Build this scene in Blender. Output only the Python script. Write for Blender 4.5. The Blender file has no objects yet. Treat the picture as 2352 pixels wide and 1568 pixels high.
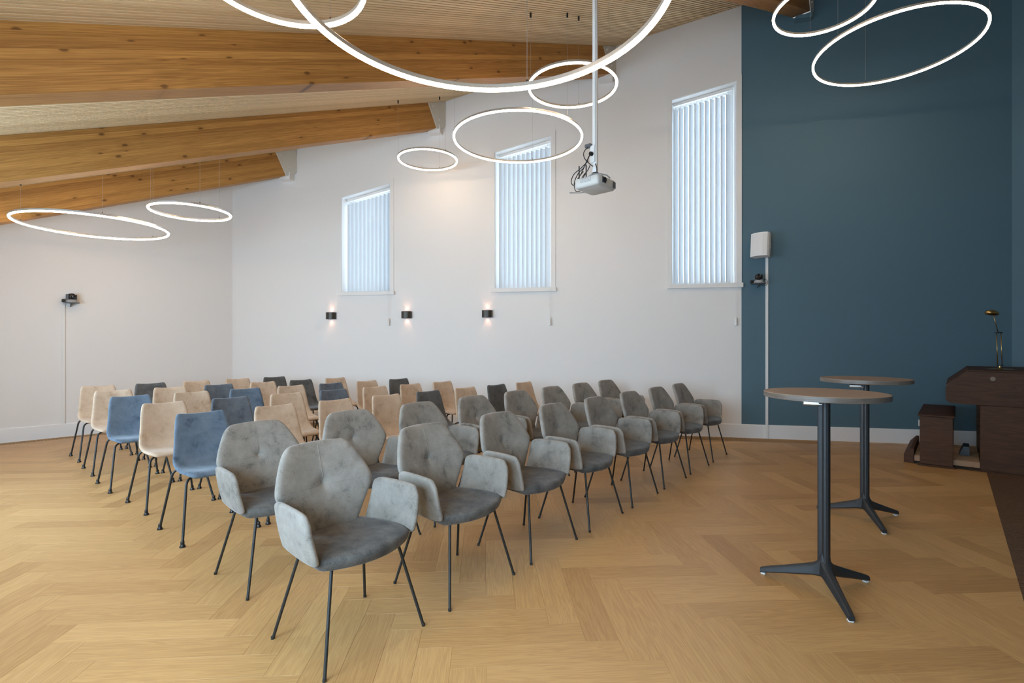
import bpy, math, random
from mathutils import Matrix, Vector

random.seed(7)
SC = bpy.context.scene
COL = SC.collection

# ------------------------------------------------------------------ camera
cam_data = bpy.data.cameras.new('camera')
cam_data.sensor_width = 36.0
cam_data.lens = 36.0 * 1160.0 / 2352.0
cam_data.shift_x = -14.0 / 2352.0
cam_data.shift_y = 6.0 / 2352.0
cam_data.clip_start = 0.05
cam = bpy.data.objects.new('camera', cam_data)
cam.location = (0, 0, 1.35)
cam.rotation_euler = (math.radians(90), 0, 0)
COL.objects.link(cam)
SC.camera = cam

# ------------------------------------------------------------------ world
world = bpy.data.worlds.new('overcast_sky')
SC.world = world
world.use_nodes = True
bg = world.node_tree.nodes['Background']
bg.inputs['Color'].default_value = (0.66, 0.84, 1.0, 1)
bg.inputs['Strength'].default_value = 3.0
world.cycles.sampling_method = 'NONE'

SC.view_settings.view_transform = 'Standard'
SC.view_settings.look = 'None'
SC.view_settings.exposure = 0.62
SC.view_settings.gamma = 1.0
SC.view_settings.use_curve_mapping = False
SC.cycles.use_denoising = True
SC.cycles.max_bounces = 5
SC.cycles.diffuse_bounces = 4
SC.cycles.glossy_bounces = 2
SC.cycles.transparent_max_bounces = 6
SC.cycles.use_adaptive_sampling = True
SC.cycles.adaptive_threshold = 0.13
SC.cycles.debug_use_spatial_splits = True
SC.cycles.sample_clamp_indirect = 4.0
SC.cycles.caustics_reflective = False
SC.cycles.caustics_refractive = False

# ------------------------------------------------------------------ the room's axes (metres)
R = math.radians
H0 = 1.35
TH = R(11.8)
W = Vector((math.cos(TH), -math.sin(TH), 0))        # along the window wall, to the right
N = Vector((-math.sin(TH), -math.cos(TH), 0))       # from the window wall into the room
AZ = R(41.8)
B = Vector((math.sin(AZ), math.cos(AZ), 0))         # along the beams, up the roof slope
S = Vector((math.cos(AZ), -math.sin(AZ), 0))        # across the beams
C0 = Vector((-5.114, 9.043, 0))                     # corner of left wall and window wall
G = 0.417                                           # roof slope
ZR = 3.072                                          # roof height above the origin
UP = Vector((0, 0, 1))
S0 = C0.dot(S)
BACK = -1.25                                        # eaves wall, along B

def ceil_z(p):
    return ZR + G * (p.x * B.x + p.y * B.y)

def wp(s, z, off=0.0):
    return C0 + W * s + N * off + UP * z

def bs(b, s, z=0.0):
    return B * b + S * s + UP * z

# daylight through the tall windows of the eaves wall behind the camera
DAY = (0.49, 0.75, 1.0)
BACK_WINDOWS = [(-7.2, -5.9), (-5.5, -4.2), (-2.4, -1.1), (-0.7, 0.6)]
for k, (sa, sb) in enumerate(BACK_WINDOWS):
    ld = bpy.data.lights.new('window_daylight', 'AREA')
    ld.shape = 'RECTANGLE'
    ld.size = sb - sa
    ld.size_y = 1.4
    ld.energy = (52, 60, 70, 66)[k]
    ld.color = DAY
    lo = bpy.data.objects.new('window_daylight', ld)
    lo.location = bs(BACK - 0.05, (sa + sb) / 2, 1.55)
    # area light shines along its local -Z
    zax = -B
    xax = S
    yax = zax.cross(xax)
    lo.rotation_euler = Matrix((xax, yax, zax)).transposed().to_euler()
    COL.objects.link(lo)

# ------------------------------------------------------------------ materials
def new_mat(name):
    m = bpy.data.materials.new(name)
    m.use_nodes = True
    nt = m.node_tree
    bsdf = nt.nodes['Principled BSDF']
    return m, nt, bsdf

def L(nt, a, ao, b, bi):
    nt.links.new(a.outputs[ao] if not hasattr(a, 'links') else a, b.inputs[bi])

def node(nt, typ, **kw):
    n = nt.nodes.new(typ)
    for k, v in kw.items():
        setattr(n, k, v)
    return n

def ramp(nt, stops):
    n = nt.nodes.new('ShaderNodeValToRGB')
    cr = n.color_ramp
    cr.elements[0].position, cr.elements[0].color = stops[0][0], (*stops[0][1], 1)
    cr.elements[1].position, cr.elements[1].color = stops[-1][0], (*stops[-1][1], 1)
    for p, c in stops[1:-1]:
        e = cr.elements.new(p)
        e.color = (*c, 1)
    return n

def math_n(nt, op, a=None, b=None, c=None):
    n = nt.nodes.new('ShaderNodeMath')
    n.operation = op
    for i, v in enumerate((a, b, c)):
        if v is None:
            continue
        if isinstance(v, (int, float)):
            n.inputs[i].default_value = v
        else:
            nt.links.new(v, n.inputs[i])
    return n.outputs[0]

def mix_rgb(nt, fac, a, b, blend='MIX'):
    n = nt.nodes.new('ShaderNodeMix')
    n.data_type = 'RGBA'
    n.blend_type = blend
    for idx, v in ((0, fac), (6, a), (7, b)):
        if isinstance(v, (int, float)):
            n.inputs[idx].default_value = v
        elif isinstance(v, tuple):
            n.inputs[idx].default_value = (*v, 1)
        else:
            nt.links.new(v, n.inputs[idx])
    return n.outputs[2]

def plain(name, col, rough=0.5, metal=0.0, var=0.0, scale=40.0, bump=0.0, bscale=250.0, sheen=0.0, spec=0.5):
    m, nt, b = new_mat(name)
    b.inputs['Base Color'].default_value = (*col, 1)
    b.inputs['Roughness'].default_value = rough
    b.inputs['Metallic'].default_value = metal
    b.inputs['Specular IOR Level'].default_value = spec
    if sheen:
        b.inputs['Sheen Weight'].default_value = sheen
    tc = node(nt, 'ShaderNodeTexCoord')
    nz = node(nt, 'ShaderNodeTexNoise')
    nz.inputs['Scale'].default_value = scale
    nz.inputs['Detail'].default_value = 4
    L(nt, tc, 'Object', nz, 'Vector')
    if var:
        d = tuple(max(0, c * (1 - var)) for c in col)
        u = tuple(min(1, c * (1 + var)) for c in col)
        c = mix_rgb(nt, nz.outputs['Fac'], d, u)
        nt.links.new(c, b.inputs['Base Color'])
    if bump:
        nb = node(nt, 'ShaderNodeTexNoise')
        nb.inputs['Scale'].default_value = bscale
        nb.inputs['Detail'].default_value = 3
        L(nt, tc, 'Object', nb, 'Vector')
        bp = node(nt, 'ShaderNodeBump')
        bp.inputs['Strength'].default_value = bump
        bp.inputs['Distance'].default_value = 0.002
        L(nt, nb, 'Fac', bp, 'Height')
        L(nt, bp, 'Normal', b, 'Normal')
    return m

def emit(name, col, strength):
    m, nt, b = new_mat(name)
    b.inputs['Base Color'].default_value = (0.8, 0.8, 0.8, 1)
    b.inputs['Emission Color'].default_value = (*col, 1)
    b.inputs['Emission Strength'].default_value = strength
    return m

def wood(name, dark, light, stretch=(1.2, 14, 14), rough=0.5, knots=False, lamella=0.0, contrast=0.6, bump=0.15, use_uv=False, plank_attr=False, coat=0.0):
    """grain runs along local x (or u)"""
    m, nt, b = new_mat(name)
    b.inputs['Roughness'].default_value = rough
    if coat:
        b.inputs['Coat Weight'].default_value = coat
        b.inputs['Coat Roughness'].default_value = 0.25
    tc = node(nt, 'ShaderNodeTexCoord')
    src = tc.outputs['UV'] if use_uv else tc.outputs['Object']
    sep = node(nt, 'ShaderNodeSeparateXYZ')
    nt.links.new(src, sep.inputs[0])
    rnd = None
    if plank_attr:
        a1 = node(nt, 'ShaderNodeAttribute', attribute_type='GEOMETRY', attribute_name='tone')
        a2 = node(nt, 'ShaderNodeAttribute', attribute_type='OBJECT', attribute_name='tone')
        rnd = math_n(nt, 'ADD', a1.outputs['Fac'], a2.outputs['Fac'])
    else:
        oi = node(nt, 'ShaderNodeObjectInfo')
        rnd = oi.outputs['Random']
    lam = None
    xs = sep.outputs[0]
    if lamella:
        idx = math_n(nt, 'FLOOR', math_n(nt, 'DIVIDE', sep.outputs[2], lamella))
        wn = node(nt, 'ShaderNodeTexWhiteNoise', noise_dimensions='1D')
        nt.links.new(math_n(nt, 'ADD', idx, math_n(nt, 'MULTIPLY', rnd, 37.0)), wn.inputs['W'])
        lam = wn.outputs['Value']
        xs = math_n(nt, 'ADD', xs, math_n(nt, 'MULTIPLY', lam, 31.0))
    xs = math_n(nt, 'ADD', xs, math_n(nt, 'MULTIPLY', rnd, 53.0))
    comb = node(nt, 'ShaderNodeCombineXYZ')
    nt.links.new(math_n(nt, 'MULTIPLY', xs, stretch[0]), comb.inputs[0])
    nt.links.new(math_n(nt, 'MULTIPLY', sep.outputs[1], stretch[1]), comb.inputs[1])
    nt.links.new(math_n(nt, 'MULTIPLY', sep.outputs[2], stretch[2]), comb.inputs[2])
    n1 = node(nt, 'ShaderNodeTexNoise')
    n1.inputs['Scale'].default_value = 1.0
    n1.inputs['Detail'].default_value = 5
    n1.inputs['Distortion'].default_value = 0.6
    nt.links.new(comb.outputs[0], n1.inputs['Vector'])
    # growth rings: bands of the broad noise
    bands = math_n(nt, 'FRACT', math_n(nt, 'MULTIPLY', n1.outputs['Fac'], 9.0))
    bands = math_n(nt, 'PINGPONG', bands, 0.5)
    bands = math_n(nt, 'MULTIPLY', bands, 2.0)
    comb2 = node(nt, 'ShaderNodeCombineXYZ')
    nt.links.new(math_n(nt, 'MULTIPLY', xs, stretch[0] * 4), comb2.inputs[0])
    nt.links.new(math_n(nt, 'MULTIPLY', sep.outputs[1], stretch[1] * 12), comb2.inputs[1])
    nt.links.new(math_n(nt, 'MULTIPLY', sep.outputs[2], stretch[2] * 12), comb2.inputs[2])
    n2 = node(nt, 'ShaderNodeTexNoise')
    n2.inputs['Scale'].default_value = 1.0
    n2.inputs['Detail'].default_value = 3
    nt.links.new(comb2.outputs[0], n2.inputs['Vector'])
    fac = math_n(nt, 'ADD', math_n(nt, 'MULTIPLY', bands, 0.45), math_n(nt, 'MULTIPLY', n2.outputs['Fac'], 0.55))
    fac = math_n(nt, 'ADD', math_n(nt, 'MULTIPLY', math_n(nt, 'SUBTRACT', fac, 0.5), contrast), 0.5)
    tone = lam if lam is not None else rnd
    fac = math_n(nt, 'ADD', fac, math_n(nt, 'MULTIPLY', math_n(nt, 'SUBTRACT', tone, 0.5), 0.45))
    rp = ramp(nt, [(0.0, dark), (1.0, light)])
    nt.links.new(fac, rp.inputs[0])
    col = rp.outputs[0]
    if knots:
        ck = node(nt, 'ShaderNodeCombineXYZ')
        nt.links.new(math_n(nt, 'MULTIPLY', xs, 1.9), ck.inputs[0])
        nt.links.new(math_n(nt, 'MULTIPLY', sep.outputs[2], 3.4), ck.inputs[1])
        vo = node(nt, 'ShaderNodeTexVoronoi', voronoi_dimensions='2D')
        vo.inputs['Scale'].default_value = 1.0
        nt.links.new(ck.outputs[0], vo.inputs['Vector'])
        jit = math_n(nt, 'ADD', vo.outputs['Distance'], math_n(nt, 'MULTIPLY', n2.outputs['Fac'], 0.05))
        kr = ramp(nt, [(0.055, (1, 1, 1)), (0.085, (0, 0, 0))])
        nt.links.new(jit, kr.inputs[0])
        keep = math_n(nt, 'MULTIPLY', kr.outputs[0], 0.85)
        col = mix_rgb(nt, keep, col, tuple(c * 0.28 for c in dark))
        hr = ramp(nt, [(0.06, (1, 1, 1)), (0.2, (0, 0, 0))])
        nt.links.new(jit, hr.inputs[0])
        col = mix_rgb(nt, math_n(nt, 'MULTIPLY', hr.outputs[0], 0.3), col, dark)
    nt.links.new(col, b.inputs['Base Color'])
    if bump:
        bp = node(nt, 'ShaderNodeBump')
        bp.inputs['Strength'].default_value = bump
        bp.inputs['Distance'].default_value = 0.001
        nt.links.new(n2.outputs['Fac'], bp.inputs['Height'])
        L(nt, bp, 'Normal', b, 'Normal')
    return m

def velvet(name, dark, mid, light, sheen=0.30, tint=(0.8, 0.85, 0.9)):
    m, nt, b = new_mat(name)
    b.inputs['Roughness'].default_value = 0.85
    b.inputs['Specular IOR Level'].default_value = 0.15
    b.inputs['Sheen Weight'].default_value = sheen
    b.inputs['Sheen Roughness'].default_value = 0.4
    b.inputs['Sheen Tint'].default_value = (*tint, 1)
    tc = node(nt, 'ShaderNodeTexCoord')
    oi = node(nt, 'ShaderNodeObjectInfo')
    mp = node(nt, 'ShaderNodeVectorMath', operation='ADD')
    cb = node(nt, 'ShaderNodeCombineXYZ')
    for i in range(3):
        nt.links.new(math_n(nt, 'MULTIPLY', oi.outputs['Random'], 17.0 + 9 * i), cb.inputs[i])
    L(nt, tc, 'Object', mp, 0)
    nt.links.new(cb.outputs[0], mp.inputs[1])
    n1 = node(nt, 'ShaderNodeTexNoise')
    n1.inputs['Scale'].default_value = 9.0
    n1.inputs['Detail'].default_value = 7
    n1.inputs['Roughness'].default_value = 0.68
    n1.inputs['Distortion'].default_value = 0.25
    nt.links.new(mp.outputs[0], n1.inputs['Vector'])
    n2 = node(nt, 'ShaderNodeTexNoise')
    n2.inputs['Scale'].default_value = 190
    n2.inputs['Detail'].default_value = 2
    nt.links.new(mp.outputs[0], n2.inputs['Vector'])
    fac = math_n(nt, 'ADD', math_n(nt, 'MULTIPLY', n1.outputs['Fac'], 0.80), math_n(nt, 'MULTIPLY', n2.outputs['Fac'], 0.20))
    rp = ramp(nt, [(0.30, dark), (0.45, mid), (0.68, light)])
    nt.links.new(fac, rp.inputs[0])
    nt.links.new(rp.outputs[0], b.inputs['Base Color'])
    bp = node(nt, 'ShaderNodeBump')
    bp.inputs['Strength'].default_value = 0.12
    bp.inputs['Distance'].default_value = 0.002
    nt.links.new(fac, bp.inputs['Height'])
    L(nt, bp, 'Normal', b, 'Normal')
    return m

M = {}
M['wall'] = plain('white_wall_paint', (0.78, 0.755, 0.73), 0.85, bump=0.35, bscale=220)
M['blue'] = plain('petrol_blue_wall_paint', (0.088, 0.160, 0.202), 0.8, bump=0.35, bscale=220)
M['white'] = plain('white_lacquer', (0.82, 0.81, 0.80), 0.45, bump=0.03)
M['trim'] = plain('white_trim_paint', (0.77, 0.75, 0.725), 0.6, bump=0.03)
M['projector'] = plain('off_white_projector_plastic', (0.62, 0.605, 0.57), 0.45, bump=0.02)
M['plastic_white'] = plain('white_plastic', (0.78, 0.77, 0.75), 0.4, bump=0.02)
M['plastic_grey'] = plain('grey_plastic', (0.36, 0.36, 0.36), 0.45)
M['black'] = plain('black_plastic', (0.015, 0.015, 0.016), 0.35, var=0.2)
M['camera_grey'] = plain('graphite_plastic', (0.11, 0.115, 0.12), 0.45, var=0.15)
M['lens'] = plain('lens_glass', (0.01, 0.01, 0.014), 0.06, spec=0.9)
M['leg_black'] = plain('black_powder_coat', (0.016, 0.017, 0.016), 0.5, var=0.2, bump=0.06, bscale=600)
M['glide'] = plain('black_rubber_glide', (0.02, 0.02, 0.02), 0.25, var=0.1)
M['table_metal'] = plain('anthracite_cast_metal', (0.019, 0.022, 0.025), 0.5, var=0.15, bump=0.12, bscale=700)
M['steel'] = plain('cream_painted_steel', (0.62, 0.60, 0.54), 0.5, var=0.05)
M['steel_light'] = plain('light_steel_edge', (0.75, 0.72, 0.66), 0.4, metal=0.3, var=0.05)
M['chrome'] = plain('polished_chrome', (0.7, 0.7, 0.7), 0.18, metal=1.0, var=0.03)
M['brass'] = plain('aged_brass', (0.46, 0.30, 0.11), 0.28, metal=1.0, var=0.25, scale=60)
M['bronze'] = plain('dark_bronze', (0.055, 0.045, 0.035), 0.4, metal=0.4, var=0.2)
M['alu'] = plain('satin_aluminium', (0.55, 0.55, 0.54), 0.35, metal=0.8, var=0.04)
M['felt'] = plain('dark_acoustic_felt', (0.022, 0.016, 0.011), 0.95, var=0.2, scale=200)
M['trough'] = plain('dark_convector_trough', (0.018, 0.012, 0.008), 0.9, var=0.2)
M['subfloor'] = plain('brown_subfloor', (0.16, 0.10, 0.05), 0.9, var=0.1)
M['ring'] = emit('led_diffuser', (1.0, 0.74, 0.50), 21.5)
M['sconce_glow'] = emit('warm_lamp_glow', (1.0, 0.50, 0.30), 3.0)
M['floor'] = wood('oak_floor_planks', (0.32, 0.155, 0.048), (0.70, 0.425, 0.172), (1.3, 26, 26), 0.40, contrast=0.55, bump=0.05, use_uv=True, plank_attr=True)
M['beam'] = wood('laminated_spruce', (0.23, 0.088, 0.015), (0.58, 0.295, 0.074), (0.55, 26, 40), 0.55, knots=True, lamella=0.048, contrast=1.05, bump=0.1)
M['slat'] = wood('ceiling_slat_oak', (0.62, 0.445, 0.245), (0.90, 0.70, 0.44), (1.0, 25, 25), 0.6, contrast=0.4)
M['grille'] = wood('oak_grille_slat', (0.30, 0.16, 0.06), (0.55, 0.33, 0.15), (3, 60, 60), 0.55, contrast=0.4)
M['organ'] = wood('dark_walnut_veneer', (0.030, 0.012, 0.005), (0.105, 0.045, 0.020), (1.1, 11, 11), 0.55, contrast=0.8)
M['organ'].node_tree.nodes['Principled BSDF'].inputs['Specular IOR Level'].default_value = 0.2
M['organ_light'] = wood('worn_pedal_maple', (0.22, 0.11, 0.05), (0.42, 0.24, 0.12), (2, 30, 30), 0.45, contrast=0.5)
M['table_top'] = wood('grey_oak_laminate', (0.20, 0.13, 0.085), (0.40, 0.28, 0.19), (2.2, 34, 34), 0.42, contrast=0.9)
M['table_edge'] = wood('oak_edge_band', (0.07, 0.055, 0.045), (0.19, 0.155, 0.125), (1.0, 1.0, 55), 0.4, contrast=0.8)
M['deck'] = wood('brown_ribbed_deck', (0.05, 0.022, 0.010), (0.17, 0.085, 0.04), (2.0, 20, 20), 0.6, contrast=0.7)
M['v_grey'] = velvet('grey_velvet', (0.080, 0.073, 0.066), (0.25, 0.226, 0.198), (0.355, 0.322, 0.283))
M['v_seat_shaded'] = velvet('grey_velvet_seat_shaded', (0.035, 0.034, 0.033), (0.085, 0.082, 0.078), (0.17, 0.162, 0.15), sheen=0.25)  # same grey velvet, darkened: seat shade from light and nap angle, in the colour
M['v_beige'] = velvet('beige_velvet', (0.35, 0.23, 0.135), (0.54, 0.395, 0.28), (0.65, 0.50, 0.37), sheen=0.2, tint=(1, 0.95, 0.9))
M['v_blue'] = velvet('blue_velvet', (0.050, 0.070, 0.098), (0.120, 0.162, 0.215), (0.185, 0.23, 0.285))
M['v_slate'] = velvet('slate_blue_velvet', (0.048, 0.055, 0.064), (0.112, 0.126, 0.148), (0.17, 0.186, 0.205))
M['v_dark'] = velvet('charcoal_velvet', (0.042, 0.041, 0.039), (0.098, 0.095, 0.090), (0.15, 0.145, 0.137))

def glass_mat():
    m, nt, b = new_mat('window_glass')
    out = nt.nodes['Material Output']
    tr = node(nt, 'ShaderNodeBsdfTransparent')
    gl = node(nt, 'ShaderNodeBsdfGlossy')
    gl.inputs['Roughness'].default_value = 0.02
    mx = node(nt, 'ShaderNodeMixShader')
    mx.inputs[0].default_value = 0.06
    L(nt, tr, 0, mx, 1)
    L(nt, gl, 0, mx, 2)
    nt.links.new(mx.outputs[0], out.inputs['Surface'])
    return m

def slat_fabric():
    m, nt, b = new_mat('translucent_blind_fabric')
    out = nt.nodes['Material Output']
    tc = node(nt, 'ShaderNodeTexCoord')
    nz = node(nt, 'ShaderNodeTexNoise')
    nz.inputs['Scale'].default_value = 90
    L(nt, tc, 'Object', nz, 'Vector')
    c = mix_rgb(nt, nz.outputs['Fac'], (0.74, 0.78, 0.81), (0.86, 0.88, 0.90))
    df = node(nt, 'ShaderNodeBsdfDiffuse')
    tl = node(nt, 'ShaderNodeBsdfTranslucent')
    nt.links.new(c, df.inputs['Color'])
    nt.links.new(c, tl.inputs['Color'])
    mx = node(nt, 'ShaderNodeMixShader')
    mx.inputs[0].default_value = 0.29
    L(nt, df, 0, mx, 1)
    L(nt, tl, 0, mx, 2)
    nt.links.new(mx.outputs[0], out.inputs['Surface'])
    return m

M['glass'] = glass_mat()
M['blind'] = slat_fabric()

# ------------------------------------------------------------------ mesh helpers
class MB:
    def __init__(self):
        self.v, self.f = [], []

    def add(self, vs, fs):
        o = len(self.v)
        self.v += [tuple(x) for x in vs]
        self.f += [tuple(i + o for i in f) for f in fs]
        return self

    def box(self, c, s, m=None, bevel=0.0):
        hx, hy, hz = s[0] / 2, s[1] / 2, s[2] / 2
        if bevel <= 0:
            vs = [Vector((x * hx, y * hy, z * hz)) for z in (-1, 1) for x, y in ((-1, -1), (1, -1), (1, 1), (-1, 1))]
            fs = [(3, 2, 1, 0), (4, 5, 6, 7), (0, 1, 5, 4), (1, 2, 6, 5), (2, 3, 7, 6), (3, 0, 4, 7)]
        else:
            b = min(bevel, hx * .99, hy * .99, hz * .99)
            vs, fs = [], []
            rings = [(-hz, b), (-hz + b, 0), (hz - b, 0), (hz, b)]
            for z, ins in rings:
                x, y = hx - ins, hy - ins
                bb = b if ins == 0 else b * .6
                ring = [(-x + bb, -y), (x - bb, -y), (x, -y + bb), (x, y - bb), (x - bb, y), (-x + bb, y), (-x, y - bb), (-x, -y + bb)]
                vs += [Vector((p[0], p[1], z)) for p in ring]
            for r in range(3):
                for i in range(8):
                    j = (i + 1) % 8
                    fs.append((r * 8 + i, r * 8 + j, r * 8 + 8 + j, r * 8 + 8 + i))
            fs.append(tuple(reversed(range(8))))
            fs.append(tuple(range(24, 32)))
        if m is not None:
            vs = [m @ v for v in vs]
        vs = [v + Vector(c) for v in vs]
        return self.add(vs, fs)

    def prism(self, poly, ext):
        """poly: list of 3D points (counter-clockwise seen against ext), ext: extrusion vector"""
        n = len(poly)
        a = [Vector(p) for p in poly]
        e = Vector(ext)
        vs = a + [p + e for p in a]
        fs = [tuple(reversed(range(n))), tuple(range(n, 2 * n))]
        for i in range(n):
            j = (i + 1) % n
            fs.append((i, j, n + j, n + i))
        return self.add(vs, fs)

    def tube(self, pts, r, seg=8, caps=True):
        pts = [Vector(p) for p in pts]
        rs = r if isinstance(r, (list, tuple)) else [r] * len(pts)
        vs, fs = [], []
        prev = None
        for i, p in enumerate(pts):
            if i == 0:
                t = pts[1] - p
            elif i == len(pts) - 1:
                t = p - pts[i - 1]
            else:
                t = (pts[i + 1] - p).normalized() + (p - pts[i - 1]).normalized()
            t.normalize()
            if prev is None:
                a = Vector((1, 0, 0)) if abs(t.x) < 0.8 else Vector((0, 1, 0))
                u = (a - t * a.dot(t)).normalized()
            else:
                u = (prev - t * prev.dot(t)).normalized()
            prev = u
            w = t.cross(u)
            for k in range(seg):
                an = 2 * math.pi * k / seg
                vs.append(p + (u * math.cos(an) + w * math.sin(an)) * rs[i])
        for i in range(len(pts) - 1):
            for k in range(seg):
                j = (k + 1) % seg
                fs.append((i * seg + k, i * seg + j, (i + 1) * seg + j, (i + 1) * seg + k))
        if caps:
            fs.append(tuple(reversed(range(seg))))
            o = (len(pts) - 1) * seg
            fs.append(tuple(range(o, o + seg)))
        return self.add(vs, fs)

    def lathe(self, prof, seg=16, o=(0, 0, 0), m=None, close=True):
        vs, fs = [], []
        for (r, z) in prof:
            for k in range(seg):
                a = 2 * math.pi * k / seg
                v = Vector((r * math.cos(a), r * math.sin(a), z))
                if m is not None:
                    v = m @ v
                vs.append(v + Vector(o))
        for i in range(len(prof) - 1):
            for k in range(seg):
                j = (k + 1) % seg
                fs.append((i * seg + k, i * seg + j, (i + 1) * seg + j, (i + 1) * seg + k))
        if close:
            fs.append(tuple(reversed(range(seg))))
            o2 = (len(prof) - 1) * seg
            fs.append(tuple(range(o2, o2 + seg)))
        return self.add(vs, fs)

    def sweep_ring(self, R0, sec, seg=96, a0=0.0):
        """closed section (r offset, z) swept around the z axis"""
        n = len(sec)
        vs, fs = [], []
        for k in range(seg):
            a = a0 + 2 * math.pi * k / seg
            for (dr, z) in sec:
                vs.append(((R0 + dr) * math.cos(a), (R0 + dr) * math.sin(a), z))
        for k in range(seg):
            kk = (k + 1) % seg
            for i in range(n):
                j = (i + 1) % n
                fs.append((k * n + i, kk * n + i, kk * n + j, k * n + j))
        return self.add(vs, fs)

    def mesh(self, name, mat, smooth=False):
        me = bpy.data.meshes.new(name)
        me.from_pydata(self.v, [], self.f)
        me.update()
        if mat is not None:
            me.materials.append(mat)
        if smooth:
            me.polygons.foreach_set('use_smooth', [True] * len(me.polygons))
        return me

    def build(self, name, mat, parent=None, smooth=False, subsurf=0, matrix=None, angle=None):
        me = self.mesh(name, mat, smooth)
        if smooth and angle:
            me.set_sharp_from_angle(angle=R(angle))
        o = bpy.data.objects.new(name, me)
        COL.objects.link(o)
        if subsurf:
            md = o.modifiers.new('sub', 'SUBSURF')
            md.levels = md.render_levels = subsurf
            dg = bpy.context.evaluated_depsgraph_get()
            me2 = bpy.data.meshes.new_from_object(o.evaluated_get(dg))
            o.modifiers.clear()
            o.data = me2
            bpy.data.meshes.remove(me)
            me2.name = name
            me2.polygons.foreach_set('use_smooth', [True] * len(me2.polygons))
        if parent is not None:
            o.parent = parent
        if matrix is not None:
            o.matrix_local = matrix
        return o

def sheet(rows, thick):
    """closed slab from a grid of points; thick: number or function(i, j)"""
    mb = MB()
    nr, nc = len(rows), len(rows[0])
    P = [[Vector(p) for p in r] for r in rows]
    nrm = []
    for i in range(nr):
        line = []
        for j in range(nc):
            du = P[i][min(j + 1, nc - 1)] - P[i][max(j - 1, 0)]
            dv = P[min(i + 1, nr - 1)][j] - P[max(i - 1, 0)][j]
            n = du.cross(dv)
            line.append(n.normalized() if n.length > 1e-9 else Vector((0, 0, 1)))
        nrm.append(line)
    T = thick if callable(thick) else (lambda i, j: thick)
    vs = [P[i][j] + nrm[i][j] * T(i, j) / 2 for i in range(nr) for j in range(nc)]
    vs += [P[i][j] - nrm[i][j] * T(i, j) / 2 for i in range(nr) for j in range(nc)]
    off = nr * nc
    fs = []
    for i in range(nr - 1):
        for j in range(nc - 1):
            a, b, c, d = i * nc + j, i * nc + j + 1, (i + 1) * nc + j + 1, (i + 1) * nc + j
            fs.append((a, b, c, d))
            fs.append((off + d, off + c, off + b, off + a))
    rim = [(0, j) for j in range(nc)] + [(i, nc - 1) for i in range(1, nr)] + [(nr - 1, j) for j in range(nc - 2, -1, -1)] + [(i, 0) for i in range(nr - 2, 0, -1)]
    for k in range(len(rim)):
        a = rim[k][0] * nc + rim[k][1]
        b_ = rim[(k + 1) % len(rim)]
        b = b_[0] * nc + b_[1]
        fs.append((a, off + a, off + b, b))
    return mb.add(vs, fs)

def interp(tab, x):
    if x <= tab[0][0]:
        return tab[0][1]
    for (x0, y0), (x1, y1) in zip(tab, tab[1:]):
        if x <= x1:
            t = (x - x0) / (x1 - x0)
            return y0 + (y1 - y0) * t
    return tab[-1][1]

def frame(o, x, z=UP):
    x = Vector(x).normalized()
    z = Vector(z)
    y = z.cross(x).normalized()
    z = x.cross(y)
    m = Matrix((x, y, z)).transposed().to_4x4()
    m.translation = Vector(o)
    return m

def tag(o, label, cat=None, group=None, kind=None):
    if label:
        o['label'] = label
    if cat:
        o['category'] = cat
    if group:
        o['group'] = group
    if kind:
        o['kind'] = kind
    return o

def thing(name, matrix, label, cat, group=None):
    e = bpy.data.objects.new(name, None)
    e.empty_display_size = 0.1
    COL.objects.link(e)
    e.matrix_world = matrix
    return tag(e, label, cat, group)

def children_of(o, pool={}):
    return [c for c in bpy.data.objects if c.parent == o]

def copy_tree(o, kids, matrix, swap=None):
    r = o.copy()
    COL.objects.link(r)
    r.matrix_world = matrix
    for ch, subs in kids:
        c = ch.copy()
        COL.objects.link(c)
        c.parent = r
        if swap and c.material_slots and c.material_slots[0].link == 'OBJECT':
            c.material_slots[0].material = swap
        for g in subs:
            d = g.copy()
            COL.objects.link(d)
            d.parent = c
    return r

def kids_of(o):
    return [(c, children_of(c)) for c in children_of(o)]

def object_material(o, mat):
    o.material_slots[0].link = 'OBJECT'
    o.material_slots[0].material = mat

def clip(poly, planes):
    """clip a 2D polygon by half planes (nx, ny, d): keep nx*x + ny*y <= d"""
    for nx, ny, d in planes:
        out = []
        for i in range(len(poly)):
            p, q = poly[i], poly[(i + 1) % len(poly)]
            a, b = nx * p[0] + ny * p[1] - d, nx * q[0] + ny * q[1] - d
            if a <= 0:
                out.append(p)
            if (a < 0 < b) or (b < 0 < a):
                t = a / (a - b)
                out.append((p[0] + (q[0] - p[0]) * t, p[1] + (q[1] - p[1]) * t))
        poly = out
        if len(poly) < 3:
            return []
    return poly

def half(n, p):
    """half plane whose outward normal is n, through p"""
    return (n.x, n.y, n.x * p.x + n.y * p.y)

# ------------------------------------------------------------------ room outline
SR = 11.84
CR = C0 + W * SR                                    # right corner of the blue wall
WR = Vector((math.sin(R(161.8)), math.cos(R(161.8)), 0))
NR = Vector((-WR.y, WR.x, 0)) * -1                  # points into the room (left of... towards -x)
if NR.x > 0:
    NR = -NR
CR2 = CR + WR * 7.0
CR3 = bs(BACK, CR2.dot(S))
CL = bs(BACK, S0)

OUT_WALLS = [half(-N, C0), half(-S, C0), half(-B, bs(BACK, 0)), half(-NR, CR), half(S, CR2)]

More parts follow.
